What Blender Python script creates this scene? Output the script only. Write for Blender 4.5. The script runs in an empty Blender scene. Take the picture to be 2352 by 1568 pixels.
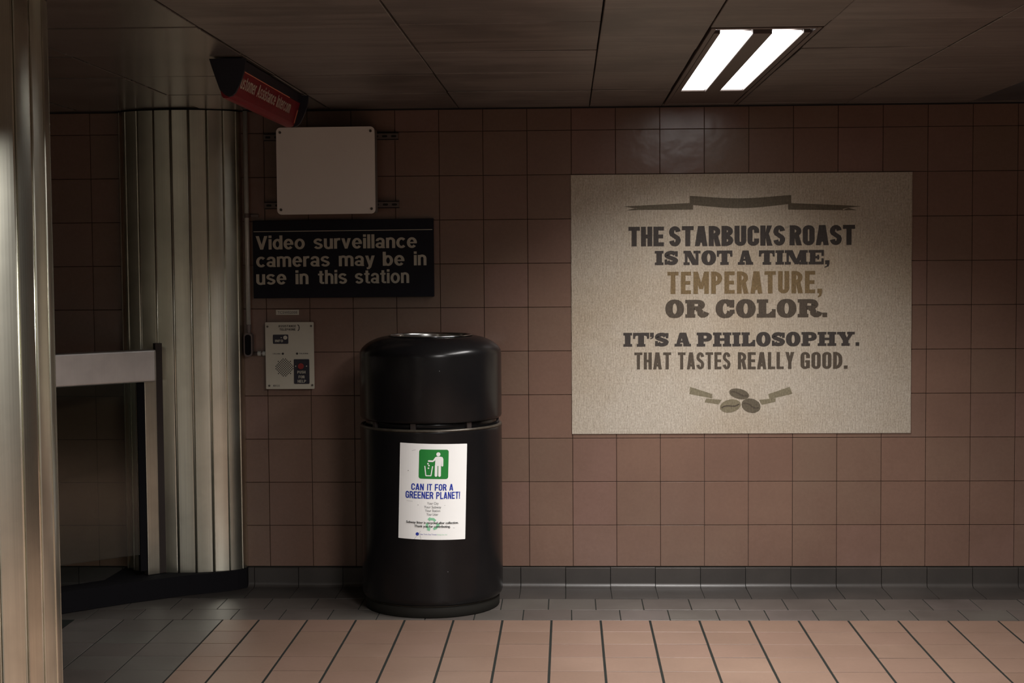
import bpy, bmesh, math, random
from mathutils import Matrix, Vector

random.seed(7)
SC = bpy.context.scene
COL = SC.collection

# ---------------------------------------------------------------- camera
CAM_LOC = (-0.4268, -7.1185, 1.550)
PITCH, YAW, ROLL = 0.0548, -0.0371, 0.0073
cd = bpy.data.cameras.new('camera')
cam = bpy.data.objects.new('camera', cd)
COL.objects.link(cam)
cd.sensor_width = 36.0
cd.lens = 53.62
cd.clip_start = 0.05
cd.clip_end = 100
_c, _s = math.cos(YAW), math.sin(YAW)
Ry = Matrix(((_c, -_s, 0), (_s, _c, 0), (0, 0, 1)))
_c, _s = math.cos(PITCH), math.sin(PITCH)
Rp = Matrix(((1, 0, 0), (0, _c, -_s), (0, _s, _c)))
_c, _s = math.cos(ROLL), math.sin(ROLL)
Rr = Matrix(((_c, 0, -_s), (0, 1, 0), (_s, 0, _c)))
RW = Rr @ Rp @ Ry                      # rows: right, forward, up
M3 = Matrix((RW[0], RW[2], -RW[1])).transposed()
cam.matrix_world = Matrix.Translation(CAM_LOC) @ M3.to_4x4()
SC.camera = cam

# ---------------------------------------------------------------- world, exposure
w = bpy.data.worlds.new('world')
SC.world = w
w.use_nodes = True
w.node_tree.nodes['Background'].inputs[0].default_value = (0.30, 0.27, 0.25, 1)
w.node_tree.nodes['Background'].inputs[1].default_value = 0.022
SC.view_settings.view_transform = 'Standard'
SC.view_settings.look = 'None'
SC.view_settings.exposure = 0.0
SC.view_settings.gamma = 1.0
SC.view_settings.use_curve_mapping = False

# lamp powers (used by the light fixture builder)
LAMP_W = {'main': 50.0, 'second': 135.0, 'added_rear': 24.0, 'rear left': 100.0}
LAMP_SPREAD = {'main': 126, 'second': 160, 'added_rear': 170, 'rear left': 170}
LENS_STRENGTH = 5.0

# ================================================================ helpers
def setmat(mesh, m):
    mesh.materials.append(m)

def mesh_obj(name, bm, mat, parent=None, smooth=False, label=None):
    me = bpy.data.meshes.new(name)
    bm.normal_update()
    bm.to_mesh(me)
    bm.free()
    if isinstance(mat, (list, tuple)):
        for m in mat:
            me.materials.append(m)
    else:
        me.materials.append(mat)
    if smooth:
        for p in me.polygons:
            p.use_smooth = True
    o = bpy.data.objects.new(name, me)
    COL.objects.link(o)
    if parent is not None:
        o.parent = parent
        o.matrix_parent_inverse = Matrix.Identity(4)
    if label:
        o['label'] = label
    return o

def inst(name, me, parent, loc, rot=(0, 0, 0), scale=(1, 1, 1)):
    o = bpy.data.objects.new(name, me)
    COL.objects.link(o)
    o.parent = parent
    o.location = loc
    o.rotation_euler = rot
    o.scale = scale
    return o

def empty(name, loc=(0, 0, 0), rot=(0, 0, 0)):
    o = bpy.data.objects.new(name, None)
    o.empty_display_size = 0.1
    COL.objects.link(o)
    o.location = loc
    o.rotation_euler = rot
    return o

def thing(o, label, cat, group=None):
    o['label'] = label
    o['category'] = cat
    if group:
        o['group'] = group
    return o

def structure(o):
    o['kind'] = 'structure'
    return o

def box(bm, x0, x1, y0, y1, z0, z1, bevel=0.0, seg=2):
    r = bmesh.ops.create_cube(bm, size=1.0)
    vs = r['verts']
    for v in vs:
        v.co = Vector(((x0 + x1) / 2 + v.co.x * (x1 - x0), (y0 + y1) / 2 + v.co.y * (y1 - y0), (z0 + z1) / 2 + v.co.z * (z1 - z0)))
    if bevel > 0:
        es = set()
        for v in vs:
            for e in v.link_edges:
                es.add(e)
        bmesh.ops.bevel(bm, geom=list(es), offset=bevel, segments=seg, affect='EDGES', profile=0.5)
    return bm

def cyl(bm, p0, p1, r, n=24, r2=None):
    p0 = Vector(p0); p1 = Vector(p1)
    d = p1 - p0
    res = bmesh.ops.create_cone(bm, cap_ends=True, segments=n, radius1=r, radius2=r if r2 is None else r2, depth=d.length)
    q = Vector((0, 0, 1)).rotation_difference(d.normalized()).to_matrix().to_4x4()
    bmesh.ops.transform(bm, matrix=Matrix.Translation((p0 + p1) / 2) @ q, verts=res['verts'])
    return bm

def lathe(bm, prof, n=96, c=(0, 0)):
    rings = []
    for r, z in prof:
        if r < 1e-6:
            rings.append([bm.verts.new((c[0], c[1], z))])
        else:
            rings.append([bm.verts.new((c[0] + r * math.cos(2 * math.pi * i / n), c[1] + r * math.sin(2 * math.pi * i / n), z)) for i in range(n)])
    for a, b in zip(rings[:-1], rings[1:]):
        for i in range(n):
            j = (i + 1) % n
            if len(a) == 1 and len(b) == 1:
                continue
            if len(a) == 1:
                bm.faces.new((a[0], b[j], b[i]))
            elif len(b) == 1:
                bm.faces.new((a[i], a[j], b[0]))
            else:
                bm.faces.new((a[i], a[j], b[j], b[i]))
    return bm

def prism(bm, pts, z0, z1, axis='Z'):
    """extrude a closed 2D outline; axis Z: (x,y), axis Y: (x,z) between y=z0..z1"""
    def P(p, t):
        if axis == 'Z':
            return (p[0], p[1], t)
        if axis == 'Y':
            return (p[0], t, p[1])
        return (t, p[0], p[1])
    a = [bm.verts.new(P(p, z0)) for p in pts]
    b = [bm.verts.new(P(p, z1)) for p in pts]
    n = len(pts)
    fs = [bm.faces.new(a), bm.faces.new(b)]
    for i in range(n):
        j = (i + 1) % n
        fs.append(bm.faces.new((a[i], a[j], b[j], b[i])))
    bmesh.ops.recalc_face_normals(bm, faces=fs)
    return bm

def rrect(x0, y0, x1, y1, r, n=5):
    pts = []
    for cx, cy, a0 in ((x1 - r, y0 + r, -90), (x1 - r, y1 - r, 0), (x0 + r, y1 - r, 90), (x0 + r, y0 + r, 180)):
        for i in range(n + 1):
            a = math.radians(a0 + 90 * i / n)
            pts.append((cx + r * math.cos(a), cy + r * math.sin(a)))
    return pts

# ================================================================ materials
def new_mat(name):
    m = bpy.data.materials.new(name)
    m.use_nodes = True
    nt = m.node_tree
    b = nt.nodes['Principled BSDF']
    return m, nt, b

def N(nt, kind, **kw):
    n = nt.nodes.new(kind)
    for k, v in kw.items():
        if k.startswith('i_'):
            key = k[2:]
            key = int(key) if key.isdigit() else key.replace('_', ' ')
            n.inputs[key].default_value = v
        else:
            setattr(n, k, v)
    return n

def mixc(nt, fac, a, b, blend='MIX'):
    n = nt.nodes.new('ShaderNodeMix')
    n.data_type = 'RGBA'
    n.blend_type = blend
    n.clamp_factor = True
    for s, v in ((0, fac), (6, a), (7, b)):
        if hasattr(v, 'is_linked') or hasattr(v, 'node'):
            nt.links.new(v, n.inputs[s])
        else:
            n.inputs[s].default_value = v if s == 0 else ((*v, 1) if len(v) == 3 else v)
    return n.outputs[2]

def ramp(nt, src, p0, p1, c0=(0, 0, 0, 1), c1=(1, 1, 1, 1)):
    r = nt.nodes.new('ShaderNodeValToRGB')
    r.color_ramp.elements[0].position = p0
    r.color_ramp.elements[1].position = p1
    r.color_ramp.elements[0].color = c0
    r.color_ramp.elements[1].color = c1
    nt.links.new(src, r.inputs[0])
    return r.outputs[0]

def coords(nt, world=True, scale=(1, 1, 1)):
    if world:
        g = nt.nodes.new('ShaderNodeNewGeometry')
        o = g.outputs['Position']
    else:
        g = nt.nodes.new('ShaderNodeTexCoord')
        o = g.outputs['Object']
    mp = nt.nodes.new('ShaderNodeMapping')
    mp.inputs['Scale'].default_value = scale
    nt.links.new(o, mp.inputs[0])
    return mp.outputs[0]

def noise(nt, vec, scale, detail=3, rough=0.5):
    n = nt.nodes.new('ShaderNodeTexNoise')
    n.inputs['Scale'].default_value = scale
    n.inputs['Detail'].default_value = detail
    n.inputs['Roughness'].default_value = rough
    nt.links.new(vec, n.inputs['Vector'])
    return n.outputs['Fac']

def bump(nt, b, height, strength, dist):
    n = nt.nodes.new('ShaderNodeBump')
    n.inputs['Strength'].default_value = strength
    n.inputs['Distance'].default_value = dist
    nt.links.new(height, n.inputs['Height'])
    nt.links.new(n.outputs[0], b.inputs['Normal'])
    return n

def tile_mat(name, cols, rough, dirt=0.25, bump_s=0.15, bump_scale=25, bump_d=0.002, spec=0.5):
    m, nt, b = new_mat(name)
    oi = nt.nodes.new('ShaderNodeObjectInfo')
    r = nt.nodes.new('ShaderNodeValToRGB')
    els = r.color_ramp.elements
    els[0].color = (*cols[0], 1)
    els[1].color = (*cols[-1], 1)
    for i, c in enumerate(cols[1:-1]):
        e = els.new((i + 1) / (len(cols) - 1))
        e.color = (*c, 1)
    nt.links.new(oi.outputs['Random'], r.inputs[0])
    v = coords(nt)
    n1 = noise(nt, v, 2.2, 4, 0.6)
    n2 = noise(nt, v, 60, 4, 0.7)
    c = mixc(nt, ramp(nt, n1, 0.35, 0.75), r.outputs[0], tuple(x * (1 - dirt) for x in cols[0]))
    c = mixc(nt, 0.25, c, mixc(nt, n2, c, (0, 0, 0), 'MULTIPLY'))
    nt.links.new(c, b.inputs['Base Color'])
    b.inputs['Roughness'].default_value = rough
    b.inputs['Specular IOR Level'].default_value = spec
    n3 = noise(nt, v, bump_scale, 2, 0.5)
    bump(nt, b, n3, bump_s, bump_d)
    return m

def plain(name, col, rough=0.5, metal=0.0, var=0.12, nscale=12, bump_s=0.0, spec=0.5, bscale=80):
    m, nt, b = new_mat(name)
    v = coords(nt, False)
    n1 = noise(nt, v, nscale, 4, 0.6)
    c = mixc(nt, n1, tuple(min(1, x * (1 + var)) for x in col), tuple(x * (1 - var) for x in col))
    nt.links.new(c, b.inputs['Base Color'])
    b.inputs['Roughness'].default_value = rough
    b.inputs['Metallic'].default_value = metal
    b.inputs['Specular IOR Level'].default_value = spec
    if bump_s:
        bump(nt, b, noise(nt, v, bscale, 2), bump_s, 0.001)
    return m

M_wall = tile_mat('wall tile', [(0.190, 0.112, 0.083), (0.207, 0.124, 0.090), (0.186, 0.121, 0.087), (0.216, 0.125, 0.101)], 0.25, 0.12, 0.30, 16, 0.005)
M_orange = tile_mat('orange floor tile', [(0.180, 0.114, 0.082), (0.206, 0.134, 0.097), (0.190, 0.119, 0.089), (0.212, 0.139, 0.103)], 0.45, 0.10, 0.1, 60, 0.001)
M_dark = tile_mat('dark floor tile', [(0.088, 0.074, 0.065), (0.108, 0.090, 0.080), (0.096, 0.088, 0.076), (0.116, 0.095, 0.088)], 0.42, 0.30, 0.12, 60, 0.001)
M_base = tile_mat('base tile', [(0.046, 0.040, 0.036), (0.056, 0.048, 0.043), (0.060, 0.052, 0.046)], 0.38, 0.30, 0.15, 40, 0.001)
M_grout = plain('dark grout', (0.055, 0.035, 0.026), 0.9)
M_grout_floor = plain('floor grout', (0.013, 0.0145, 0.0125), 0.95, spec=0.15)
M_ceil_back = plain('ceiling void', (0.012, 0.010, 0.010), 0.9)
M_black_curb = plain('black curb', (0.007, 0.0065, 0.008), 0.85, spec=0.1)
M_sign_black = plain('sign black', (0.007, 0.007, 0.013), 0.45, var=0.3, spec=0.2)
M_vinyl = plain('cream lettering', (0.50, 0.47, 0.38), 0.6, var=0.15, nscale=25)
M_box_grey = plain('grey enamel', (0.74, 0.71, 0.66), 0.5, var=0.04, nscale=4, bump_s=0.05)
M_box_side = plain('box side', (0.20, 0.18, 0.16), 0.5)
M_beige = plain('beige faceplate', (0.46, 0.43, 0.35), 0.45, var=0.08, nscale=8)
M_navy = plain('dark navy panel', (0.012, 0.012, 0.022), 0.4)
M_ink_black = plain('black ink', (0.02, 0.018, 0.018), 0.6)
M_screw = plain('screw steel', (0.12, 0.11, 0.10), 0.5, 0.8)
M_red = plain('sign red', (0.20, 0.005, 0.014), 0.45, var=0.12)
M_red_edge = plain('worn red edge', (0.60, 0.20, 0.12), 0.5)
M_blueblack = plain('blue black enamel', (0.010, 0.011, 0.022), 0.42)
M_cream = plain('cream letters on red', (0.50, 0.43, 0.35), 0.6)
M_button = plain('red button', (0.22, 0.02, 0.02), 0.35)
M_conduit = plain('galvanised conduit', (0.50, 0.51, 0.47), 0.45, 0.35, var=0.3, nscale=20)
M_fitting = plain('conduit fitting', (0.16, 0.13, 0.12), 0.5, 0.5)
M_dkmetal = plain('dark metal', (0.045, 0.035, 0.032), 0.5, 0.5)
M_fixture = plain('fixture frame', (0.115, 0.090, 0.080), 0.45, 0.3)
M_sticker = plain('sticker white', (0.91, 0.915, 0.90), 0.45, var=0.03, nscale=10)
M_green = plain('print green', (0.008, 0.21, 0.030), 0.45, var=0.1)
M_lgreen = plain('print pale green', (0.26, 0.62, 0.38), 0.45)
M_white = plain('print white', (0.85, 0.85, 0.84), 0.45, var=0.02)
M_blue = plain('print blue', (0.010, 0.035, 0.34), 0.45, var=0.1)
M_text_dark = plain('print dark grey', (0.045, 0.045, 0.05), 0.5)
M_scuff = plain('scuff grey', (0.30, 0.30, 0.30), 0.6)

def steel_mat(name, col, rough, streak=0.18):
    m, nt, b = new_mat(name)
    v = coords(nt, True, (220, 220, 1.2))
    n1 = noise(nt, v, 1.0, 3, 0.6)
    v2 = coords(nt, True, (1, 1, 1))
    n2 = noise(nt, v2, 3.0, 4, 0.6)
    c = mixc(nt, n1, tuple(x * (1 + streak) for x in col), tuple(x * (1 - streak) for x in col))
    c = mixc(nt, ramp(nt, n2, 0.45, 0.75), c, tuple(x * 0.75 for x in col))
    nt.links.new(c, b.inputs['Base Color'])
    b.inputs['Metallic'].default_value = 1.0
    oi = nt.nodes.new('ShaderNodeObjectInfo')
    mr = nt.nodes.new('ShaderNodeMapRange')
    mr.inputs[3].default_value = rough - 0.06
    mr.inputs[4].default_value = rough + 0.10
    nt.links.new(oi.outputs['Random'], mr.inputs[0])
    nt.links.new(mr.outputs[0], b.inputs['Roughness'])
    n3 = noise(nt, coords(nt, True, (1, 1, 0.5)), 9, 2)
    bump(nt, b, n3, 0.15, 0.005)
    return m
M_steel = steel_mat('brushed steel', (0.80, 0.79, 0.67), 0.27)
M_steel_bar = steel_mat('steel rail', (0.80, 0.78, 0.76), 0.5, 0.05)
M_steel_liner = steel_mat('steel liner', (0.60, 0.60, 0.58), 0.25)

def ceil_mat(name, base, rough, spec=0.5):
    m, nt, b = new_mat(name)
    oi = nt.nodes.new('ShaderNodeObjectInfo')
    v = coords(nt, True, (1.2, 14, 1))
    n1 = noise(nt, v, 1.5, 5, 0.65)
    v2 = coords(nt, True, (1, 1, 1))
    n2 = noise(nt, v2, 1.6, 5, 0.65)
    c = mixc(nt, ramp(nt, n1, 0.44, 0.66), base, tuple(x * 0.66 for x in base))
    c = mixc(nt, ramp(nt, n2, 0.50, 0.66), c, tuple(x * 0.55 for x in base))
    c = mixc(nt, ramp(nt, oi.outputs['Random'], 0.0, 1.0), c, mixc(nt, 1.0, c, (0.82, 0.78, 0.76), 'MULTIPLY'))
    nt.links.new(c, b.inputs['Base Color'])
    b.inputs['Roughness'].default_value = rough
    b.inputs['Specular IOR Level'].default_value = spec
    b.inputs['Metallic'].default_value = 0.25
    bump(nt, b, noise(nt, v2, 5, 2), 0.12, 0.01)
    return m
M_ceil = ceil_mat('ceiling panel', (0.215, 0.195, 0.178), 0.42)
M_ceil_gloss = ceil_mat('glossy ceiling panel', (0.195, 0.180, 0.162), 0.23, 0.9)
M_ceil_blue = ceil_mat('dark ceiling panel', (0.09, 0.10, 0.11), 0.4)

def black_paint():
    m, nt, b = new_mat('black gloss paint')
    v = coords(nt, False)
    n1 = noise(nt, v, 6, 4)
    c = mixc(nt, n1, (0.005, 0.005, 0.006), (0.010, 0.009, 0.009))
    vo = nt.nodes.new('ShaderNodeTexVoronoi')
    vo.inputs['Scale'].default_value = 24
    nt.links.new(v, vo.inputs['Vector'])
    chip = ramp(nt, vo.outputs['Distance'], 0.03, 0.045, (1, 1, 1, 1), (0, 0, 0, 1))
    sel = ramp(nt, noise(nt, v, 9, 2), 0.60, 0.62)
    ml = mixc(nt, 1.0, chip, sel, 'MULTIPLY')
    c = mixc(nt, ml, c, (0.22, 0.22, 0.22))
    nt.links.new(c, b.inputs['Base Color'])
    b.inputs['Roughness'].default_value = 0.24
    b.inputs['Specular IOR Level'].default_value = 0.28
    bump(nt, b, noise(nt, v, 30, 2), 0.10, 0.002)
    return m
M_paint = black_paint()
M_paint_dull = plain('black rubber base', (0.012, 0.011, 0.009), 0.7, spec=0.2)
M_worn_edge = plain('worn rim paint', (0.065, 0.055, 0.042), 0.35, 0.4, var=0.7, nscale=30)

def weave(nt):
    """burlap threads in x and z; returns height 0..1"""
    g = nt.nodes.new('ShaderNodeNewGeometry')
    mp = nt.nodes.new('ShaderNodeMapping')
    nt.links.new(g.outputs['Position'], mp.inputs[0])
    mp.inputs['Scale'].default_value = (1, 0, 1)
    dn = nt.nodes.new('ShaderNodeTexNoise')
    dn.inputs['Scale'].default_value = 14
    dn.inputs['Detail'].default_value = 3
    nt.links.new(mp.outputs[0], dn.inputs['Vector'])
    ad = nt.nodes.new('ShaderNodeVectorMath')
    ad.operation = 'MULTIPLY_ADD'
    nt.links.new(dn.outputs['Color'], ad.inputs[0])
    ad.inputs[1].default_value = (0.010, 0, 0.010)
    nt.links.new(mp.outputs[0], ad.inputs[2])
    def wave(direction, sc):
        wv = nt.nodes.new('ShaderNodeTexWave')
        wv.wave_type = 'BANDS'
        wv.bands_direction = direction
        wv.inputs['Scale'].default_value = sc
        wv.inputs['Distortion'].default_value = 0.6
        wv.inputs['Detail'].default_value = 1
        nt.links.new(ad.outputs[0], wv.inputs['Vector'])
        return wv.outputs['Fac']
    wx = wave('X', 49.0)
    wz = wave('Z', 45.0)
    st = coords(nt, True, (150, 1, 24))
    nx = noise(nt, st, 1.0, 3, 0.6)
    st2 = coords(nt, True, (160, 1, 110))
    nn = noise(nt, st2, 1.0, 2, 0.6)
    def math_(op, a, b_):
        n = nt.nodes.new('ShaderNodeMath')
        n.operation = op
        for i, q in enumerate((a, b_)):
            if isinstance(q, (int, float)):
                n.inputs[i].default_value = q
            else:
                nt.links.new(q, n.inputs[i])
        return n.outputs[0]
    h = math_('ADD', math_('MULTIPLY', wx, 0.36), math_('MULTIPLY', wz, 0.07))
    h = math_('ADD', h, math_('MULTIPLY', nx, 0.34))
    h = math_('ADD', h, math_('MULTIPLY', nn, 0.50))
    return h

def burlap(name, hi, lo, stain):
    m, nt, b = new_mat(name)
    h = weave(nt)
    f = ramp(nt, h, 0.38, 0.98)
    c = mixc(nt, f, lo, hi)
    v = coords(nt)
    n1 = noise(nt, v, 1.7, 4, 0.55)
    c = mixc(nt, ramp(nt, n1, 0.40, 0.70), c, mixc(nt, 1.0, c, stain, 'MULTIPLY'))
    # colour is paler at the lower left, duller to the upper right
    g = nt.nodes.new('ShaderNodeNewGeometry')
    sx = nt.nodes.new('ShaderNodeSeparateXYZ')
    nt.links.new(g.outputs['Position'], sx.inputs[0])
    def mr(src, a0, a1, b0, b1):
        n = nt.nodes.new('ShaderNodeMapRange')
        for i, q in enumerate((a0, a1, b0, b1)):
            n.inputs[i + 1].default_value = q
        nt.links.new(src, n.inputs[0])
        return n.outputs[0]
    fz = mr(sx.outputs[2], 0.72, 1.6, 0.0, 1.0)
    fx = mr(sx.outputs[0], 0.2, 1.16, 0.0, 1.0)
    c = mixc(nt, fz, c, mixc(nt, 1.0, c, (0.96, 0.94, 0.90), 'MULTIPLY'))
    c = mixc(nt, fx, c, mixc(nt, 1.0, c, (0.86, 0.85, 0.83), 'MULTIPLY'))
    nt.links.new(c, b.inputs['Base Color'])
    b.inputs['Roughness'].default_value = 0.62
    b.inputs['Specular IOR Level'].default_value = 0.3
    bump(nt, b, h, 0.35, 0.002)
    return m
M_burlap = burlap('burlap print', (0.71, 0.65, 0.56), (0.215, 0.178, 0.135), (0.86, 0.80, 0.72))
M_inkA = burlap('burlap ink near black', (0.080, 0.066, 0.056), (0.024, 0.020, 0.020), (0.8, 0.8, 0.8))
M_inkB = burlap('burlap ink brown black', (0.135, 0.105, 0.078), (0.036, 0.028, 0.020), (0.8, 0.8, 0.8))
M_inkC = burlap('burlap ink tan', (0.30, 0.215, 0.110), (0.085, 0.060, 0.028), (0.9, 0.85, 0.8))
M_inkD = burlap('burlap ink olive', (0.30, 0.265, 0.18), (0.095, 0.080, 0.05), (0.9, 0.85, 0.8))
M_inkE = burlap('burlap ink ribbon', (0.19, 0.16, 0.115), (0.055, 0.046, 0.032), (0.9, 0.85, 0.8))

def glass_mat():
    m = bpy.data.materials.new('clear panel')
    m.use_nodes = True
    nt = m.node_tree
    nt.nodes.clear()
    out = nt.nodes.new('ShaderNodeOutputMaterial')
    tr = nt.nodes.new('ShaderNodeBsdfTransparent')
    tr.inputs[0].default_value = (0.80, 0.84, 0.80, 1)
    gl = nt.nodes.new('ShaderNodeBsdfGlossy')
    gl.inputs['Roughness'].default_value = 0.06
    gl.inputs[0].default_value = (0.9, 0.9, 0.9, 1)
    fr = nt.nodes.new('ShaderNodeFresnel')
    fr.inputs[0].default_value = 1.5
    mx = nt.nodes.new('ShaderNodeMixShader')
    nt.links.new(fr.outputs[0], mx.inputs[0])
    nt.links.new(tr.outputs[0], mx.inputs[1])
    nt.links.new(gl.outputs[0], mx.inputs[2])
    nt.links.new(mx.outputs[0], out.inputs[0])
    return m
M_glass = glass_mat()

def lens_mat():
    m, nt, b = new_mat('lit lens')
    b.inputs['Base Color'].default_value = (0.8, 0.8, 0.8, 1)
    b.inputs['Emission Color'].default_value = (1.0, 0.985, 0.97, 1)
    b.inputs['Emission Strength'].default_value = LENS_STRENGTH
    return m
M_lens = lens_mat()
M_far = plain('far wall tan', (0.50, 0.49, 0.42), 0.6)

# ================================================================ lettering engine
# every glyph is a list of closed 2-D polygons; cap height = 1
def q_rect(x0, y0, x1, y1):
    return [[(x0, y0), (x1, y0), (x1, y1), (x0, y1)]]

def arc(cx, cy, rx, ry, a0, a1, n=10):
    return [(cx + rx * math.cos(math.radians(a0 + (a1 - a0) * i / n)), cy + ry * math.sin(math.radians(a0 + (a1 - a0) * i / n))) for i in range(n + 1)]

def stroke(path, wx, wy, closed=False):
    pts = []
    for p in path:
        if not pts or (abs(p[0] - pts[-1][0]) + abs(p[1] - pts[-1][1])) > 1e-5:
            pts.append(p)
    n = len(pts)
    L, R = [], []
    for i in range(n):
        if closed:
            a = pts[(i - 1) % n]; b = pts[(i + 1) % n]
        else:
            a = pts[max(0, i - 1)]; b = pts[min(n - 1, i + 1)]
        dx, dy = b[0] - a[0], b[1] - a[1]
        l = math.hypot(dx, dy) or 1
        nx, ny = -dy / l, dx / l
        h = 0.5 * math.sqrt((wx * nx) ** 2 + (wy * ny) ** 2)
        L.append((pts[i][0] + nx * h, pts[i][1] + ny * h))
        R.append((pts[i][0] - nx * h, pts[i][1] - ny * h))
    out = []
    rng = range(n) if closed else range(n - 1)
    for i in rng:
        j = (i + 1) % n
        out.append([L[i], L[j], R[j], R[i]])
    return out

def bowl(x0, x1, y0, y1, v, b, k=0.9):
    """D shaped stroke from the stem at x0 out to x1"""
    rx = min((x1 - x0 - v / 2) * k, (y1 - y0) * 0.42)
    ry = min((y1 - y0 - b) / 2, rx * 1.15)
    X = x1 - v / 2
    p = [(x0, y1 - b / 2)] + arc(X - rx, y1 - b / 2 - ry, rx, ry, 90, 0, 6) + arc(X - rx, y0 + b / 2 + ry, rx, ry, 0, -90, 6) + [(x0, y0 + b / 2)]
    return stroke(p, v, b)

def rounded(W, v, b, k=0.85, y0=0.0, y1=1.0):
    rx = (W - v) / 2 * k + (W - v) / 2 * (1 - k)
    ry = min((y1 - y0 - b) / 2, max(rx * 1.0, 0.12))
    l, r, t, o = v / 2, W - v / 2, y1 - b / 2, y0 + b / 2
    return l, r, t, o, rx, ry

def s_path(W, v, b, h=1.0, a_s=8):
    rx = (W - v) / 2
    ry = (h - b) * 0.26
    yt = h - b / 2 - ry
    yb = b / 2 + ry
    return arc(W / 2, yt, rx, ry, a_s, 205, 12) + [(W / 2, h * 0.5)] + arc(W / 2, yb, rx, ry, 25, -180 + a_s, 12)

def sans(ch, W=0.55, v=0.2, b=0.17):
    """bold condensed capitals"""
    G = []
    if ch == 'T':
        G += q_rect(0, 1 - b, W, 1) + q_rect((W - v) / 2, 0, (W + v) / 2, 1)
    elif ch == 'H':
        G += q_rect(0, 0, v, 1) + q_rect(W - v, 0, W, 1) + q_rect(0, .5 - b / 2, W, .5 + b / 2)
    elif ch == 'I':
        W = v
        G += q_rect(0, 0, v, 1)
    elif ch == 'E':
        W *= .92
        G += q_rect(0, 0, v, 1) + q_rect(0, 0, W, b) + q_rect(0, 1 - b, W, 1) + q_rect(0, .5 - b / 2, W * .93, .5 + b / 2)
    elif ch == 'F':
        W *= .9
        G += q_rect(0, 0, v, 1) + q_rect(0, 1 - b, W, 1) + q_rect(0, .46 - b / 2, W * .92, .46 + b / 2)
    elif ch == 'L':
        W *= .85
        G += q_rect(0, 0, v, 1) + q_rect(0, 0, W, b)
    elif ch == 'A':
        W *= 1.08
        t = v * 1.25
        G += [[(0, 0), (v * .95, 0), (W / 2 + t / 2, 1), (W / 2 - t / 2, 1)], [(W, 0), (W - v * .95, 0), (W / 2 - t / 2, 1), (W / 2 + t / 2, 1)]]
        G += q_rect(W * .22, .17, W * .78, .17 + b * .85)
    elif ch in 'VY' and ch == 'V':
        W *= 1.05
        t = v * 1.1
        G += [[(0, 1), (v * .98, 1), (W / 2 + t / 2, 0), (W / 2 - t / 2, 0)], [(W, 1), (W - v * .98, 1), (W / 2 - t / 2, 0), (W / 2 + t / 2, 0)]]
    elif ch == 'Y':
        W *= 1.05
        G += q_rect((W - v) / 2, 0, (W + v) / 2, .46)
        G += [[(0, 1), (v, 1), ((W + v) / 2, .40), ((W - v) / 2, .40)], [(W, 1), (W - v, 1), ((W - v) / 2, .40), ((W + v) / 2, .40)]]
    elif ch == 'K':
        G += q_rect(0, 0, v, 1)
        G += [[(v * .8, .42), (W - v, 1), (W, 1), (v * 1.2, .30)], [(v * .9, .62), (v * 1.5, .72), (W + .02, 0), (W - v * 1.02, 0)]]
    elif ch == 'N':
        G += q_rect(0, 0, v, 1) + q_rect(W - v, 0, W, 1) + [[(0, 1), (v, 1), (W, 0), (W - v, 0)]]
    elif ch == 'M':
        W *= 1.4
        G += q_rect(0, 0, v, 1) + q_rect(W - v, 0, W, 1)
        G += [[(0, 1), (v, 1), (W / 2 + v * .4, .22), (W / 2 - v * .4, .22)], [(W, 1), (W - v, 1), (W / 2 - v * .4, .22), (W / 2 + v * .4, .22)]]
    elif ch == 'P':
        G += q_rect(0, 0, v, 1) + bowl(v * .4, W, .38, 1, v, b)
    elif ch == 'R':
        G += q_rect(0, 0, v, 1) + bowl(v * .4, W, .42, 1, v, b)
        G += [[(W * .38, .50), (W * .80, .50), (W * 1.04, 0), (W * 1.04 - v * 1.05, 0)]]
    elif ch == 'B':
        G += q_rect(0, 0, v, 1) + bowl(v * .4, W * .97, .46, 1, v, b) + bowl(v * .4, W, 0, .55, v, b)
    elif ch == 'D':
        G += q_rect(0, 0, v, 1) + bowl(v * .4, W, 0, 1, v, b)
    elif ch == 'O':
        l, r, t, o, rx, ry = rounded(W, v, b)
        p = arc(r - rx, t - ry, rx, ry, 90, 0, 7) + arc(r - rx, o + ry, rx, ry, 0, -90, 7) + arc(l + rx, o + ry, rx, ry, -90, -180, 7) + arc(l + rx, t - ry, rx, ry, 180, 90, 7)
        G += stroke(p[:-1], v, b, True)
    elif ch in 'CG':
        l, r, t, o, rx, ry = rounded(W, v, b)
        p = [(r, .64)] + arc(r - rx, t - ry, rx, ry, 0, 90, 7) + arc(l + rx, t - ry, rx, ry, 90, 180, 7) + arc(l + rx, o + ry, rx, ry, 180, 270, 7) + arc(r - rx, o + ry, rx, ry, 270, 360, 7) + [(r, .36 if ch == 'C' else .48)]
        G += stroke(p, v, b)
        if ch == 'G':
            G += q_rect(W * .50, .38, W, .38 + b * .9) + q_rect(W - v, 0.05, W, .5)
    elif ch == 'U':
        l, r, t, o, rx, ry = rounded(W, v, b)
        p = [(l, 1)] + arc(l + rx, o + ry, rx, ry, 180, 270, 7) + arc(r - rx, o + ry, rx, ry, 270, 360, 7) + [(r, 1)]
        G += stroke(p, v, b)
    elif ch == 'S':
        G += stroke(s_path(W, v, b), v, b)
    elif ch == '.':
        W = v
        G += q_rect(0, 0, v, v * .95)
    elif ch == ',':
        W = v
        G += q_rect(0, 0, v, v * .95) + [[(v * .35, 0.02), (v, 0.02), (v * .8, -.12), (v * .1, -.2), (v * .1, -.13), (v * .4, -.08)]]
    elif ch == '!':
        W = v
        G += q_rect(0, 0, v, v * .8) + [[(v * .12, v * 1.1), (v * .88, v * 1.1), (v, 1), (0, 1)]]
    elif ch == ' ':
        W = W * .5
    return G, W

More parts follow.
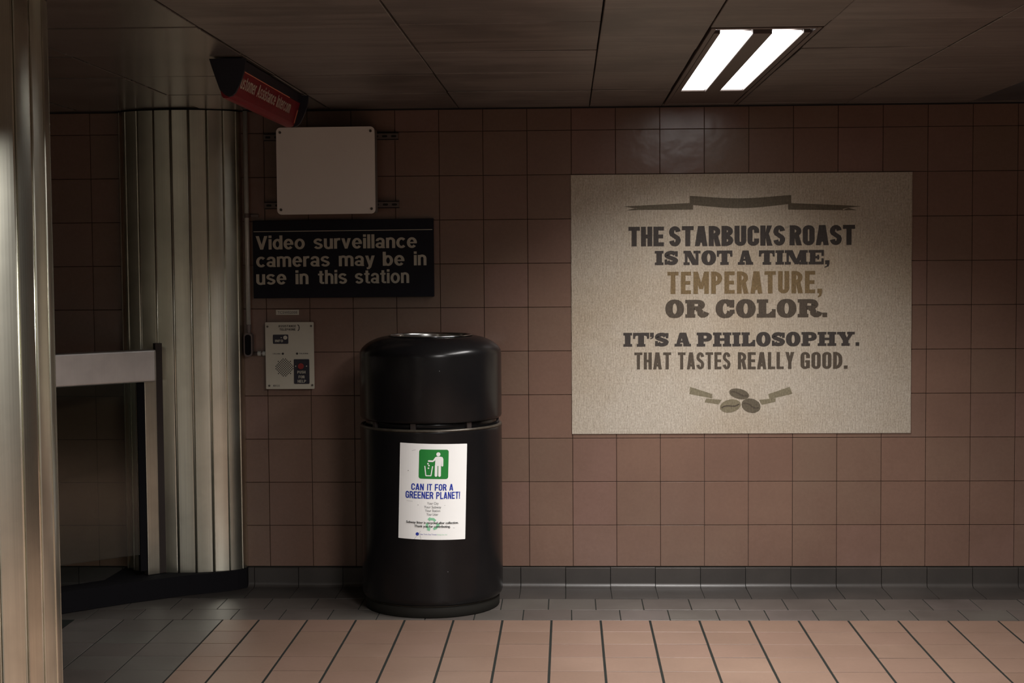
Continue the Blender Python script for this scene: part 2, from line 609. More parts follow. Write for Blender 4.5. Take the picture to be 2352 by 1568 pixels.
def slab(ch):
    """very heavy slab serif capitals"""
    s = .19
    G = []
    if ch == 'I':
        W = .62
        G += q_rect(.11, 0, .51, 1) + q_rect(0, 0, W, s) + q_rect(0, 1 - s, W, 1)
    elif ch == 'S':
        W = .98
        G += stroke(s_path(W, .40, .25, 1.0, 18), .40, .25)
        G += q_rect(W - .22, .60, W - .02, .97) + q_rect(.02, .03, .22, .40)
    elif ch == 'N':
        W = 1.26
        G += q_rect(.10, 0, .30, 1) + q_rect(.88, 0, 1.10, 1) + [[(0.06, 1), (.52, 1), (1.10, 0), (.66, 0)]]
        G += q_rect(0, 0, .46, s) + q_rect(.74, 1 - s, W, 1) + q_rect(0, 1 - s, .3, 1)
    elif ch == 'O':
        W = 1.08
        G += stroke(arc(W / 2, .5, (W / 2 + .12) / 2, (.52 + .30) / 2, 0, 360, 36)[:-1], W / 2 - .12, .22, True)
    elif ch == 'C':
        W = 1.04
        G += stroke(arc(W / 2, .5, (W / 2 + .13) / 2, (.52 + .30) / 2, 25, 335, 30), W / 2 - .12, .22)
        G += q_rect(W - .30, .56, W - .02, .98) + q_rect(W - .28, .22, W, .44)
    elif ch == 'T':
        W = 1.14
        G += q_rect(.36, 0, .78, 1) + q_rect(0, 1 - s - .02, W, 1) + q_rect(0, .57, .16, 1) + q_rect(W - .16, .57, W, 1) + q_rect(.26, 0, .88, s)
        G += [[(.16, .72), (.16, .84), (.30, .84)], [(W - .16, .72), (W - .16, .84), (W - .30, .84)]]
    elif ch == 'A':
        W = 1.18
        G += [[(.08, .05), (.36, .05), (.62, 1), (.36, 1)], [(1.12, .05), (.66, .05), (.40, 1), (.82, 1)]]
        G += q_rect(0, 0, .54, s) + q_rect(.62, 0, W, s) + q_rect(.3, .28, .8, .42)
    elif ch == 'M':
        W = 1.66
        G += q_rect(.12, 0, .30, 1) + q_rect(1.14, 0, 1.54, 1)
        G += [[(.08, 1), (.56, 1), (.98, .10), (.66, .10)], [(1.10, 1), (1.50, 1), (.98, .02), (.68, .02)]]
        G += q_rect(0, 0, .44, s) + q_rect(1.02, 0, W, s) + q_rect(0, 1 - s, .4, 1) + q_rect(1.2, 1 - s, W, 1)
    elif ch == 'E':
        W = 1.10
        G += q_rect(.10, 0, .50, 1) + q_rect(0, 0, W, s) + q_rect(0, 1 - s, W, 1) + q_rect(W - .18, 1 - .42, W, 1) + q_rect(W - .18, 0, W, .42) + q_rect(.3, .42, .78, .58) + q_rect(.62, .33, .76, .67)
    elif ch == 'L':
        W = 1.02
        G += q_rect(.10, 0, .52, 1) + q_rect(0, 0, W, s + .02) + q_rect(0, 1 - s, .62, 1) + q_rect(W - .20, 0, W, .46) + [[(W - .4, .2), (W - .2, .2), (W - .2, .36)]]
    elif ch == 'P':
        W = 1.14
        G += q_rect(.10, 0, .52, 1) + q_rect(0, 0, .64, s) + q_rect(0, 1 - s, .4, 1) + bowl(.3, W, .36, 1, .42, .22)
    elif ch == 'R':
        W = 1.28
        G += q_rect(.10, 0, .52, 1) + q_rect(0, 0, .58, s) + q_rect(0, 1 - s, .4, 1) + bowl(.3, 1.12, .42, 1, .40, .22)
        G += stroke([(.66, .50), (.80, .44), (.84, .34), (.86, .20), (.94, .12), (1.06, .12), (1.16, .20), (1.20, .30)], .36, .24)
        G += q_rect(.5, .42, .8, .55)
    elif ch == 'H':
        W = 1.36
        G += q_rect(.11, 0, .52, 1) + q_rect(.84, 0, 1.25, 1) + q_rect(.3, .41, 1.0, .59)
        for a, b in ((0, .64), (.72, W)):
            G += q_rect(a, 0, b, s) + q_rect(a, 1 - s, b, 1)
    elif ch == 'Y':
        W = 1.30
        G += q_rect(.42, 0, .84, .5) + q_rect(.32, 0, .94, s) + [[(.06, .95), (.54, .95), (.84, .38), (.42, .38)], [(1.22, .95), (.92, .95), (.60, .38), (.84, .38)]]
        G += q_rect(0, 1 - s, .62, 1) + q_rect(.74, 1 - s, W, 1)
    elif ch == "'":
        W = .28
        G += q_rect(0, .70, .28, 1) + [[(.12, .72), (.28, .72), (.22, .60), (.02, .54), (.02, .60), (.12, .64)]]
    elif ch == ',':
        W = .36
        G += q_rect(.04, 0, .36, .28) + [[(.18, .02), (.36, .02), (.30, -.14), (.0, -.24), (.0, -.17), (.16, -.10)]]
    elif ch == '.':
        W = .27
        G += q_rect(0, 0, .27, .25)
    else:
        W = .45
    return G, W

def grot(ch, v=.205, b=.165):
    """bold grotesque, mixed case; x height .765"""
    X = .765
    G = []
    if ch == 'V':
        W = .80
        t = .20
        G += [[(0, 1), (.22, 1), (W / 2 + t / 2, 0), (W / 2 - t / 2, 0)], [(W, 1), (W - .22, 1), (W / 2 - t / 2, 0), (W / 2 + t / 2, 0)]]
    elif ch == 'A':
        W = .84
        G += [[(0, 0), (.22, 0), (.54, 1), (.30, 1)], [(W, 0), (W - .22, 0), (.30, 1), (.54, 1)]] + q_rect(.2, .2, .64, .35)
    elif ch == 'I':
        W = v
        G += q_rect(0, 0, v, 1)
    elif ch == 'C':
        W = .84
        G += stroke(arc(W / 2, .5, (W - v) / 2, (1.02 - b) / 2, 35, 325, 26), v, b)
    elif ch == 'i':
        W = v
        G += q_rect(0, 0, v, X) + q_rect(0, .85, v, 1.03)
    elif ch == 'l':
        W = v
        G += q_rect(0, 0, v, 1.03)
    elif ch == 'o':
        W = .70
        G += stroke(arc(W / 2, X / 2, (W - v) / 2, (X + .03 - b) / 2, 0, 360, 28)[:-1], v, b, True)
    elif ch == 'c':
        W = .64
        G += stroke(arc(.35, X / 2, (.70 - v) / 2, (X + .03 - b) / 2, 42, 318, 24), v, b)
    elif ch == 'e':
        W = .67
        G += stroke(arc(W / 2, X / 2, (W - v) / 2, (X + .03 - b) / 2, -5, 322, 28), v, b)
        G += q_rect(.12, X / 2 - .055, W - .01, X / 2 + .06)
    elif ch in 'dbh' and ch == 'd':
        W = .67
        G += stroke(arc(.325, X / 2, (.65 - v) / 2, (X + .03 - b) / 2, 0, 360, 28)[:-1], v, b, True) + q_rect(W - v, 0, W, 1.03)
    elif ch == 'b':
        W = .67
        G += stroke(arc(.345, X / 2, (.65 - v) / 2, (X + .03 - b) / 2, 0, 360, 28)[:-1], v, b, True) + q_rect(0, 0, v, 1.03)
    elif ch in 'nh':
        W = .61
        G += q_rect(0, 0, v, X if ch == 'n' else 1.03)
        rx = (W - v) / 2
        G += stroke([(v / 2, X - .30)] + arc(W / 2, X - b / 2 - .20 + .03, rx, .20, 180, 0, 12) + [(W - v / 2, 0)], v, b)
    elif ch == 'm':
        W = .99
        G += q_rect(0, 0, v, X)
        for x0 in (0, (W - v) / 2):
            x1 = x0 + (W - v) / 2
            rx = (x1 - x0) / 2
            G += stroke([(x0 + v / 2, X - .30)] + arc((x0 + x1 + v) / 2, X - b / 2 - .17 + .03, rx, .17, 180, 0, 12) + [(x1 + v / 2, 0)], v, b)
    elif ch == 'u':
        W = .61
        rx = (W - v) / 2
        G += stroke([(v / 2, X)] + arc(W / 2, b / 2 + .20 - .03, rx, .20, 180, 360, 12) + [(W - v / 2, .3)], v, b) + q_rect(W - v, 0, W, X)
    elif ch == 'r':
        W = .42
        G += q_rect(0, 0, v, X) + stroke([(v / 2, X - .28)] + arc(v / 2 + .24, X - .27, .24, .21, 175, 88, 6) + [(W, X - .065)], v, b)
    elif ch == 's':
        W = .62
        p = s_path(W, v * .95, b * .92, X + .02, 20)
        G += stroke([(x, y - .01) for x, y in p], v * .95, b * .92)
    elif ch == 't':
        W = .42
        G += q_rect(.10, .12, .10 + v, .96) + q_rect(0, X - .13, W - .02, X)
        G += stroke([(.10 + v / 2, .2)] + arc(.10 + v / 2 + .12, .19, .12, .12, 180, 275, 6) + [(W + .02, .072)], v, .14)
    elif ch == 'a':
        W = .63
        G += stroke([(.11, .53)] + arc(.31, .54, .20, .155, 170, 0, 10) + [(W - .02 - v / 2 - .0, .0)], v * .95, b)
        G += stroke(arc(.28, .215, .19, .145, 0, 360, 22)[:-1], v * .9, b * .85, True)
        G += q_rect(W - .06, 0, W, .07)
    elif ch == 'v':
        W = .64
        G += [[(0, X), (.21, X), (W / 2 + .09, 0), (W / 2 - .09, 0)], [(W, X), (W - .21, X), (W / 2 - .09, 0), (W / 2 + .09, 0)]]
    elif ch == 'y':
        W = .64
        G += [[(0, X), (.21, X), (W / 2 + .09, .02), (W / 2 - .09, .02)], [(W, X), (W - .21, X), (W / 2 - .14, -.12), (W / 2 + .07, -.12)]]
        G += stroke([(W / 2 - .02, -.05), (W / 2 - .08, -.16), (.10, -.18)], v, .14)
    else:
        W = .34
    return G, W

def word(text, font, gap=.08, **kw):
    """returns polygons and natural width"""
    x = 0.0
    out = []
    for i, ch in enumerate(text):
        G, W = font(ch, **kw)
        for p in G:
            out.append([(a + x, c) for a, c in p])
        x += W + (gap if i < len(text) - 1 else 0)
    return out, x

def place_word(bm, text, font, x0, x1, zb, h, mapf, gap=.08, slope=0.0, **kw):
    """fit word between x0..x1, base line zb, cap height h; mapf maps (u,v)->3D"""
    polys, w_ = word(text, font, gap, **kw)
    sx = (x1 - x0) / w_
    for p in polys:
        vs = []
        for a, c in p:
            vs.append(bm.verts.new(mapf(x0 + a * sx, zb + c * h + a * sx * slope)))
        try:
            bm.faces.new(vs)
        except ValueError:
            pass

def face_towards(bm, d):
    bm.normal_update()
    d = Vector(d)
    dn_ = d.normalized()
    for i, f in enumerate(bm.faces):
        if f.normal.dot(d) < 0:
            f.normal_flip()
        for v in f.verts:                      # strokes that cross lie a hair apart
            v.co += dn_ * ((i % 24) * 2.2e-5)

def poly2(bm, pts, mapf):
    try:
        bm.faces.new([bm.verts.new(mapf(*p)) for p in pts])
    except ValueError:
        pass

def font_polys(text, size, spacing=1.0, offset=0.0):
    """tiny print: built-in vector font turned into triangles in 2-D"""
    cu = bpy.data.curves.new('print', 'FONT')
    cu.body = text
    cu.size = size
    cu.space_character = spacing
    cu.offset = offset
    cu.align_x = 'CENTER'
    cu.resolution_u = 3
    ob = bpy.data.objects.new('print', cu)
    COL.objects.link(ob)
    dg = bpy.context.evaluated_depsgraph_get()
    me = bpy.data.meshes.new_from_object(ob.evaluated_get(dg))
    polys = [[(me.vertices[i].co.x, me.vertices[i].co.y) for i in p.vertices] for p in me.polygons]
    bpy.data.objects.remove(ob)
    bpy.data.curves.remove(cu)
    bpy.data.meshes.remove(me)
    return polys

# ================================================================ setting
T = 0.205
CEIL = 2.2442
J0 = 2.1386                 # height of the topmost full joint

# ---- back wall: grout slab + tiles
bm = bmesh.new()
box(bm, -7.0, 7.0, 0.006, 0.30, 0.0, CEIL + 0.35)
wall_back = structure(mesh_obj('wall_back', bm, M_grout))

def tile_mesh(name, sx, sy, sz, bev, mat):
    bm_ = bmesh.new()
    box(bm_, -sx / 2, sx / 2, -sy / 2, sy / 2, -sz / 2, sz / 2, bev, 1)
    me = bpy.data.meshes.new(name)
    bm_.to_mesh(me)
    bm_.free()
    me.materials.append(mat)
    return me

g = 0.0021
me_full = tile_mesh('tile', T - g, 0.012, T - g, 0.0012, M_wall)
ztop_h = CEIL + 0.01 - J0
me_top = tile_mesh('tile', T - g, 0.012, ztop_h - g, 0.0012, M_wall)
zbot = 0.098
zb_h = (J0 - 9 * T) - zbot
me_bot = tile_mesh('tile', T - g, 0.012, zb_h - g, 0.0012, M_wall)
for i in range(-15, 10):
    xc = (i + 0.5) * T * (1.0 if i >= -5 else 1.0)
    for j in range(-1, 10):
        if j == -1:
            me, zc = me_top, J0 + ztop_h / 2
        elif j == 9:
            me, zc = me_bot, zbot + zb_h / 2
        else:
            me, zc = me_full, J0 - (j + 0.5) * T
        k = 0.0022
        inst('tile', me, wall_back, (xc, 0.0055 + random.uniform(-.0006, .0004), zc), (random.gauss(0, k), 0, random.gauss(0, k)))
# plain tiled continuation right and left outside the picture
bm = bmesh.new()
box(bm, 10 * T, 7.0, 0.0, 0.006, 0.098, CEIL)
box(bm, -7.0, -15 * T, 0.0, 0.006, 0.098, CEIL)
o = mesh_obj('wall_cladding', bm, M_wall, wall_back)

# ---- far enclosing walls, outside the picture
for nm, a in (('wall_left', (-7.2, -7.0, -12, 0.3)), ('wall_right', (7.0, 7.2, -12, 0.3)), ('wall_front', (-7.2, 7.2, -12.2, -12))):
    bm = bmesh.new()
    box(bm, a[0], a[1], a[2], a[3], 0, CEIL + 0.35)
    structure(mesh_obj(nm, bm, M_far))

# ---- base cove tiles
bm = bmesh.new()
box(bm, -7.0, 7.0, 0.002, 0.0055, 0.0, 0.097)
baseboard = structure(mesh_obj('baseboard_back', bm, M_grout_floor))
def cove_mesh():
    bm_ = bmesh.new()
    W_ = 0.2105 - 0.003
    prof = [(0.002, 0.094), (-0.008, 0.094), (-0.012, 0.091)]
    rr = 0.020
    for i in range(7):
        a = math.radians(180 - 0 + 90 * i / 6)
        prof.append((-0.012 - rr + rr * math.cos(math.radians(0 - 90 * i / 6)), 0.0022 + rr + rr * math.sin(math.radians(0 - 90 * i / 6))))
    prof += [(-0.247, 0.0014), (-0.2490, 0.0004), (-0.2495, -0.004), (0.002, -0.004)]
    prism(bm_, prof, -W_ / 2, W_ / 2, 'X')
    me = bpy.data.meshes.new('tile')
    bm_.to_mesh(me)
    bm_.free()
    me.materials.append(M_base)
    return me
me_cove = cove_mesh()
for k in range(-12, 12):
    inst('tile', me_cove, baseboard, (-0.6567 + 0.2105 * (k + 0.5), random.uniform(-.0008, .0008), random.uniform(-.0008, .001)), (0, 0, random.gauss(0, .002)))

# ---- floor
bm = bmesh.new()
box(bm, -7.0, 7.0, -12.0, 0.3, -0.25, -0.0014)
floor = structure(mesh_obj('floor', bm, M_grout_floor))
RD = 0.2025
Y0 = -0.6605
GX, GS = -0.506, 0.21015
me_or = tile_mesh('tile', GS - 0.0095, RD - 0.0042, 0.012, 0.0006, M_orange)
me_dk = tile_mesh('tile', 0.2105 - 0.0045, RD - 0.0044, 0.012, 0.0006, M_dark)
def ftile(me, x, y, sx=1, sy=1):
    inst('tile', me, floor, (x, y, -0.0060 + random.uniform(-.0004, .0006)), (random.gauss(0, .0015), random.gauss(0, .0015), random.gauss(0, .0012)), (sx, sy, 1))
for k in range(-6, 12):
    for r in range(0, 8):
        ftile(me_or, GX + GS * (k + .5), Y0 - RD * (r + .5))
xl = -1.925
xr = GX + GS * -6
for r in range(0, 8):                                     # cut column at the left edge
    ftile(me_or, (xl + xr) / 2, Y0 - RD * (r + .5), (xr - xl - .0095) / (GS - .0095))
# two dark rows in running bond
for k in range(-12, 11):
    ftile(me_dk, -0.4196 + 0.2105 * (k + .5), (-0.4665 + Y0) / 2, 1, (0.194 - .003) / (RD - .003))
    ftile(me_dk, -0.5224 + 0.2105 * (k + .5), (-0.2521 - 0.4665) / 2, 1, (0.2144 - .003) / (RD - .003))
# dark columns at the left, staggered
for c in range(0, 5):
    xc = xl - 0.2155 * (c + .5)
    off = 0.0 if c % 2 else 0.5
    for r in range(0, 9):
        yc = Y0 - RD * (r + off)
        if c >= 3 and r == 0:
            continue
        ftile(me_dk, xc, yc - (RD / 2 if not off else 0), (0.2155 - .0045) / 0.207)
# the floor beyond, plain continuation outside the picture
bm = bmesh.new()
box(bm, -7.0, 7.0, -12.0, Y0 - 8 * RD - .05, -0.004, 0.0)
mesh_obj('floor_paving', bm, M_orange, floor)
bm = bmesh.new()
box(bm, -7.0, -3.03, Y0 - 8 * RD, 0.0, -0.004, 0.0)
mesh_obj('floor_paving', bm, M_dark, floor)
bm = bmesh.new()
box(bm, 2.02, 7.0, Y0 - 8 * RD - .05, Y0, -0.004, 0.0)
mesh_obj('floor_paving', bm, M_orange, floor)

# ---- ceiling: slab with panels hung below
bm = bmesh.new()
FX0, FX1, FY0, FY1 = 0.010, 0.355, -2.402, -0.03
box(bm, -7.0, 7.0, -12.0, 0.3, CEIL + 0.09, CEIL + 0.35)
ceiling = structure(mesh_obj('ceiling', bm, M_ceil_back))
XJ = [-3.88, -3.275, -2.694, -2.113, -1.529, -0.930, -0.325, 0.008, 0.357, 0.848, 1.412, 2.00, 2.60]
YJ = [-0.085, -0.693, -1.325, -1.925, -2.545, -3.150, -3.760]
for i in range(len(XJ) - 1):
    xa, xb = XJ[i], XJ[i + 1]
    fixture_cell = abs(xa - 0.008) < .01
    for j in range(len(YJ) - 1):
        ya, yb = YJ[j + 1], YJ[j]
        if fixture_cell:
            if j < 3:
                continue
            if j == 3:
                yb = FY0 - 0.010
        gx0 = 0.006 if abs(xa + 1.529) < .01 else 0.002
        gx1 = 0.006 if abs(xb + 1.529) < .01 else 0.002
        mat = M_ceil_gloss if xb < -1.5 else (M_ceil_blue if xa > 1.4 and j < 2 else M_ceil)
        bm = bmesh.new()
        hx, hy = (xb - xa) / 2, (yb - ya) / 2
        box(bm, -hx + gx0, hx - gx1, -hy + .003, hy - .003, 0.0, 0.018, 0.0018, 1)
        o = mesh_obj('panel', bm, mat, ceiling)
        o.location = ((xa + xb) / 2, (ya + yb) / 2, CEIL + random.uniform(-.002, .0026))
        o.rotation_euler = (random.gauss(0, .0022), random.gauss(0, .0022), 0)
# narrow closing strip against the wall
for i in range(len(XJ) - 1):
    bm = bmesh.new()
    box(bm, XJ[i] + .001, XJ[i + 1] - .001, -0.083, -0.004, CEIL + 0.001, CEIL + 0.016, 0.001, 1)
    mesh_obj('edge_strip', bm, M_ceil if XJ[i] > -1.6 else M_ceil_gloss, ceiling)
bm = bmesh.new()
box(bm, -7.0, 7.0, -12.0, YJ[-1] - .003, CEIL, CEIL + 0.02)
box(bm, 2.603, 7.0, YJ[-1], 0.0, CEIL, CEIL + 0.02)
box(bm, -7.0, -3.883, YJ[-1], 0.0, CEIL, CEIL + 0.02)
mesh_obj('ceiling_lining', bm, M_ceil, ceiling)
# dark trim where wall meets ceiling
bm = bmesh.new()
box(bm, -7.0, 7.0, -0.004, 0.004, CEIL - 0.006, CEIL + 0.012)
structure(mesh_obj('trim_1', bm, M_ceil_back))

# ================================================================ ceiling light
def light_fixture(x0, x1, y0, y1, yl0, yl1, label, lamp, group=None):
    """x across, y0 (near) .. y1 (at wall); lenses between yl0 .. yl1"""
    root = empty('ceiling_light', ((x0 + x1) / 2, (y0 + y1) / 2, CEIL))
    thing(root, label, 'light', group)
    ox, oy = root.location.x, root.location.y
    def L(nm, bm_, mat, parent=root, **kw):
        for v in bm_.verts:
            v.co.x -= ox; v.co.y -= oy; v.co.z -= CEIL
        return mesh_obj(nm, bm_, mat, parent, **kw)
    W = x1 - x0
    # frame: two long side rails, far and near end rails
    for a, b in ((x0 + .004, x0 + .020), (x1 - .020, x1 - .004)):
        bm_ = bmesh.new(); box(bm_, a, b, y0 + .004, y1, CEIL - .002, CEIL + .03, .0015, 1); L('frame_rail', bm_, M_fixture)
    bm_ = bmesh.new(); box(bm_, x0 + .020, x1 - .020, y0 + .004, y0 + .022, CEIL - .002, CEIL + .03, .0015, 1); L('frame_rail', bm_, M_fixture)
    # housing above
    bm_ = bmesh.new(); box(bm_, x0 + .006, x1 - .006, y0 + .006, y1, CEIL + .03, CEIL + .085); L('housing', bm_, M_fixture)
    # blank end panel between lenses and wall
    if y1 - yl1 > 0.1:
        bm_ = bmesh.new(); box(bm_, x0 + .022, x1 - .022, yl1 + .004, y1, CEIL + .002, CEIL + .012, .001, 1); L('end_panel', bm_, M_fixture)
    s = W / 0.345
    strips = ((x0 + .044 * s, x0 + .142 * s), (x0 + .206 * s, x0 + .300 * s))
    # centre bar and side bars
    bm_ = bmesh.new(); box(bm_, strips[0][1] + .002, strips[1][0] - .002, yl0 - .03, yl1 + .002, CEIL - .003, CEIL + .02, .002, 1); L('centre_bar', bm_, M_fixture)
    bm_ = bmesh.new(); box(bm_, x0 + .022, strips[0][0] - .002, yl0 - .03, yl1 + .002, CEIL + .0, CEIL + .012, .001, 1); L('side_bar', bm_, M_fixture)
    bm_ = bmesh.new(); box(bm_, strips[1][1] + .002, x1 - .022, yl0 - .03, yl1 + .002, CEIL + .0, CEIL + .012, .001, 1); L('side_bar', bm_, M_fixture)
    ym = yl0 + (yl1 - yl0) * .49
    for a, b in strips:
        for c, d, dz in ((yl0, ym - .0015, .0), (ym + .0015, yl1, .0015)):
            bm_ = bmesh.new(); box(bm_, a, b, c, d, CEIL + .006 + dz, CEIL + .012 + dz, .001, 1)
            L('lens', bm_, M_lens, label='glowing white diffuser')
    ld = bpy.data.lights.new('tubes', 'AREA')
    ld.shape = 'RECTANGLE'
    ld.size = strips[1][1] - strips[0][0]
    ld.size_y = yl1 - yl0
    ld.energy = LAMP_W[lamp]
    ld.color = (1.0, 0.96, 0.93)
    ld.spread = math.radians(LAMP_SPREAD[lamp])
    lo = bpy.data.objects.new('tubes', ld)
    COL.objects.link(lo)
    lo.parent = root
    lo.location = ((strips[0][0] + strips[1][1]) / 2 - ox, (yl0 + yl1) / 2 - oy, -0.008)
    return root
light_fixture(FX0, FX1, FY0, FY1, -2.255, -0.605, 'recessed ceiling light with two glowing white strips above the burlap poster', 'main')
light_fixture(0.01, 0.355, -4.86, -3.13, -4.80, -3.18, 'second recessed ceiling light, further out from the tiled wall, beyond the frame', 'second')
for _x, _w in ((-3.6, 'left of'), (0.18, 'straight behind'), (3.8, 'right of')):  # fixtures added out of view to brighten what the steel columns reflect
    light_fixture(_x - .17, _x + .175, -10.2, -8.47, -10.14, -8.52, 'added unseen ceiling light over the far side of the passage, %s the viewer' % _w, 'rear left' if _x < 0 else 'added_rear')

# ================================================================ fluted columns
def fluted(name, cx, cy, a, b, z0, z1, angs, ang_range, label, mat=M_steel, group='fluted steel columns'):
    """stainless cladding made of flat pans with narrow recessed seams;
    angs = seam angles (deg, 0 = facing -Y, + = +X)"""
    root = empty(name, (cx, cy, z0))
    thing(root, label, 'column', group)
    def P(t, k=1.0, dz=0.0):
        t = math.radians(t)
        return (a * k * math.sin(t), -b * k * math.cos(t))
    lim = [ang_range[0]] + list(angs) + [ang_range[1]]
    for i in range(len(lim) - 1):
        t0, t1 = lim[i], lim[i + 1]
        gap = 1.0
        s0 = t0 + (gap if i > 0 else 0)
        s1 = t1 - (gap if i < len(lim) - 2 else 0)
        # outer face slightly crowned, edges rolled in
        n = 6
        out = [P(s0, .972), P(s0, .992)]
        out += [P(s0 + .5 + (s1 - s0 - 1.0) * q / n, 1.0) for q in range(n + 1)]
        out += [P(s1, .992), P(s1, .972)]
        inn = [P(s1, .955), P(s0, .955)]
        bm_ = bmesh.new()
        prism(bm_, out + inn, 0, z1 - z0)
        mesh_obj('steel_pan', bm_, mat, root)
    # raised bead in every seam
    for t in angs:
        c = P(t, .975)
        bm_ = bmesh.new()
        cyl(bm_, (c[0], c[1], 0), (c[0], c[1], z1 - z0), 0.0048, 10)
        mesh_obj('seam_bead', bm_, mat, root, smooth=True)
    # core behind
    pts = [P(ang_range[0] + (ang_range[1] - ang_range[0]) * q / 48, .95) for q in range(49)]
    if abs(ang_range[1] - ang_range[0]) >= 359:
        pts = pts[:-1]
    bm_ = bmesh.new()
    prism(bm_, pts, 0.001, z1 - z0 + .003)
    mesh_obj('core', bm_, M_ceil_back, root)
    return root
far_angs = [-72, -54, -36, -18, -1.5, 15, 32.5, 51, 71]
fluted('column', -2.240, -0.001, 0.288, 0.140, 0.0965, CEIL - 0.007, far_angs, (-89, 89),
       'half round fluted steel column against the tiled wall, left of the black camera sign')
near_angs = [75 - 15 * k for k in range(24)]
near_angs = sorted([((q + 180) % 360) - 180 for q in near_angs])
near_angs = [q if abs(q - 60) > 1 else 61.5 for q in near_angs]
fluted('column', -2.082, -3.10, 0.270, 0.270, 0.0, CEIL - 0.002, near_angs[1:], (near_angs[0], near_angs[0] + 360),
       'large fluted steel column in the left foreground, cut by the frame')

# black curb at the foot of the far column and glass panel
bm = bmesh.new()
front = [(-1.948, -0.004), (-1.952, -0.035), (-1.985, -0.080), (-2.06, -0.130), (-2.187, -0.190), (-2.411, -0.352), (-2.70, -0.60), (-3.2, -1.04), (-3.7, -1.48)]
back = [(-3.78, -1.38), (-3.28, -0.94), (-2.78, -0.50), (-2.55, -0.30), (-2.535, -0.004)]
prism(bm, front + back, 0.0026, 0.0955)
structure(mesh_obj('trim_2', bm, M_black_curb))

# ================================================================ railing with clear panel
rail = empty('railing', (-2.345, -0.165, 0.0965))
thing(rail, 'flat steel rail over a clear panel, between the two fluted columns', 'railing')
d = Vector((-0.752, -0.659, 0))
nrm = Vector((0.659, -0.752, 0))
RB = rail.location.copy()
def rail_box(bm_, s0, s1, t0, t1, z0, z1, bev=0.0):
    """s along the rail away from the post, t towards the viewer"""
    tmp = bmesh.new()
    box(tmp, s0, s1, t0, t1, z0, z1, bev, 3)
    for v in tmp.verts:
        p = d * v.co.x + nrm * v.co.y
        v.co = Vector((p.x, p.y, v.co.z - RB.z))
    me_ = bpy.data.meshes.new('tmp')
    tmp.to_mesh(me_); tmp.free()
    bm_.from_mesh(me_)
    bpy.data.meshes.remove(me_)
    bmesh.ops.recalc_face_normals(bm_, faces=bm_.faces[:])
bm = bmesh.new(); rail_box(bm, 0.005, 1.75, 0.012, 0.052, 0.995, 1.1435, .010)
mesh_obj('top_rail', bm, M_steel_bar, rail)
bm = bmesh.new(); rail_box(bm, 0.085, 1.75, -0.004, 0.006, 0.197, 0.995)
mesh_obj('clear_panel', bm, M_glass, rail)
bm = bmesh.new(); rail_box(bm, -0.012, 0.048, -0.03, 0.012, 0.0965, 1.13, .003)
mesh_obj('post', bm, M_steel, rail)
bm = bmesh.new(); rail_box(bm, -0.100, -0.014, -0.022, 0.004, 0.0965, 1.168, .002)
mesh_obj('end_plate', bm, M_dkmetal, rail)
bm = bmesh.new(); rail_box(bm, 0.050, 0.083, -0.012, 0.010, 0.12, 0.995, .001)
mesh_obj('dark_gasket', bm, M_black_curb, rail)

# ================================================================ waste bin
BX, BY = -1.0428, -0.338
R_ = 0.3155
can = empty('waste_bin', (BX, BY, 0.0005))
thing(can, 'black round steel waste bin with domed lid and white recycling sticker', 'waste bin')
def lat(nm, prof, mat, parent=can, n=96, **kw):
    bm_ = bmesh.new()
    lathe(bm_, prof, n)
    bmesh.ops.recalc_face_normals(bm_, faces=bm_.faces[:])
    return mesh_obj(nm, bm_, mat, parent, smooth=True, **kw)
lat('base', [(0, 0), (.296, 0), (.300, .004), (.300, .040), (.296, .048), (0, .048)], M_paint_dull)
bodyo = lat('body', [(.20, .050), (.296, .050), (.3035, .0525), (.3105, .060), (.3150, .072), (R_, .085), (R_, .798), (.3160, .806), (.3130, .8125), (.305, .814), (.28, .812), (.28, .10)], M_paint)
lat('rim_edge', [(.3040, .8150), (.3105, .8160), (.3135, .8140), (.3150, .8085), (.3164, .8070), (.3160, .8120), (.3130, .8180), (.304, .8175)], M_worn_edge)
lat('bottom_edge', [(.2960, .0495), (.3000, .0490), (.3020, .0510), (.2990, .0530), (.2940, .0525)], M_worn_edge)
lat('neck', [(.27, .80), (.292, .80), (.292, .86), (.27, .86)], M_paint)
lid = lat('lid', [(.270, .852), (.296, .843), (.306, .842), (.3125, .8465), (R_, .856), (R_, 1.125), (.3145, 1.135), (.3115, 1.1445), (.306, 1.153), (.298, 1.162), (.286, 1.172), (.272, 1.181), (.256, 1.189), (.238, 1.196), (.222, 1.2005), (.206, 1.2035), (.194, 1.205), (.1875, 1.2035), (.184, 1.198), (.184, 1.15), (.24, 1.12), (.296, 1.10), (.300, .86)], M_paint, n=128)
lat('opening_ring', [(.1835, 1.206), (.188, 1.2078), (.1865, 1.2105), (.182, 1.2115), (.1785, 1.209), (.177, 1.202), (.175, 1.05), (.178, 1.05), (.1815, 1.20)], M_steel_liner, lid)
lat('liner', [(0, .35), (.17, .35), (.175, 1.05), (.178, 1.05)], M_dkmetal)
# small standoff brackets in the gap under the lid
for ang in (-52, -100, -140, 10, 60, 130):
    a = math.radians(ang)
    bm = bmesh.new()
    box(bm, .288, .304, -.012, .012, .812, .846, .002, 1)
    bmesh.ops.rotate(bm, verts=bm.verts, cent=(0, 0, 0), matrix=Matrix.Rotation(a, 3, 'Z'))
    mesh_obj('bracket', bm, M_dkmetal, can)

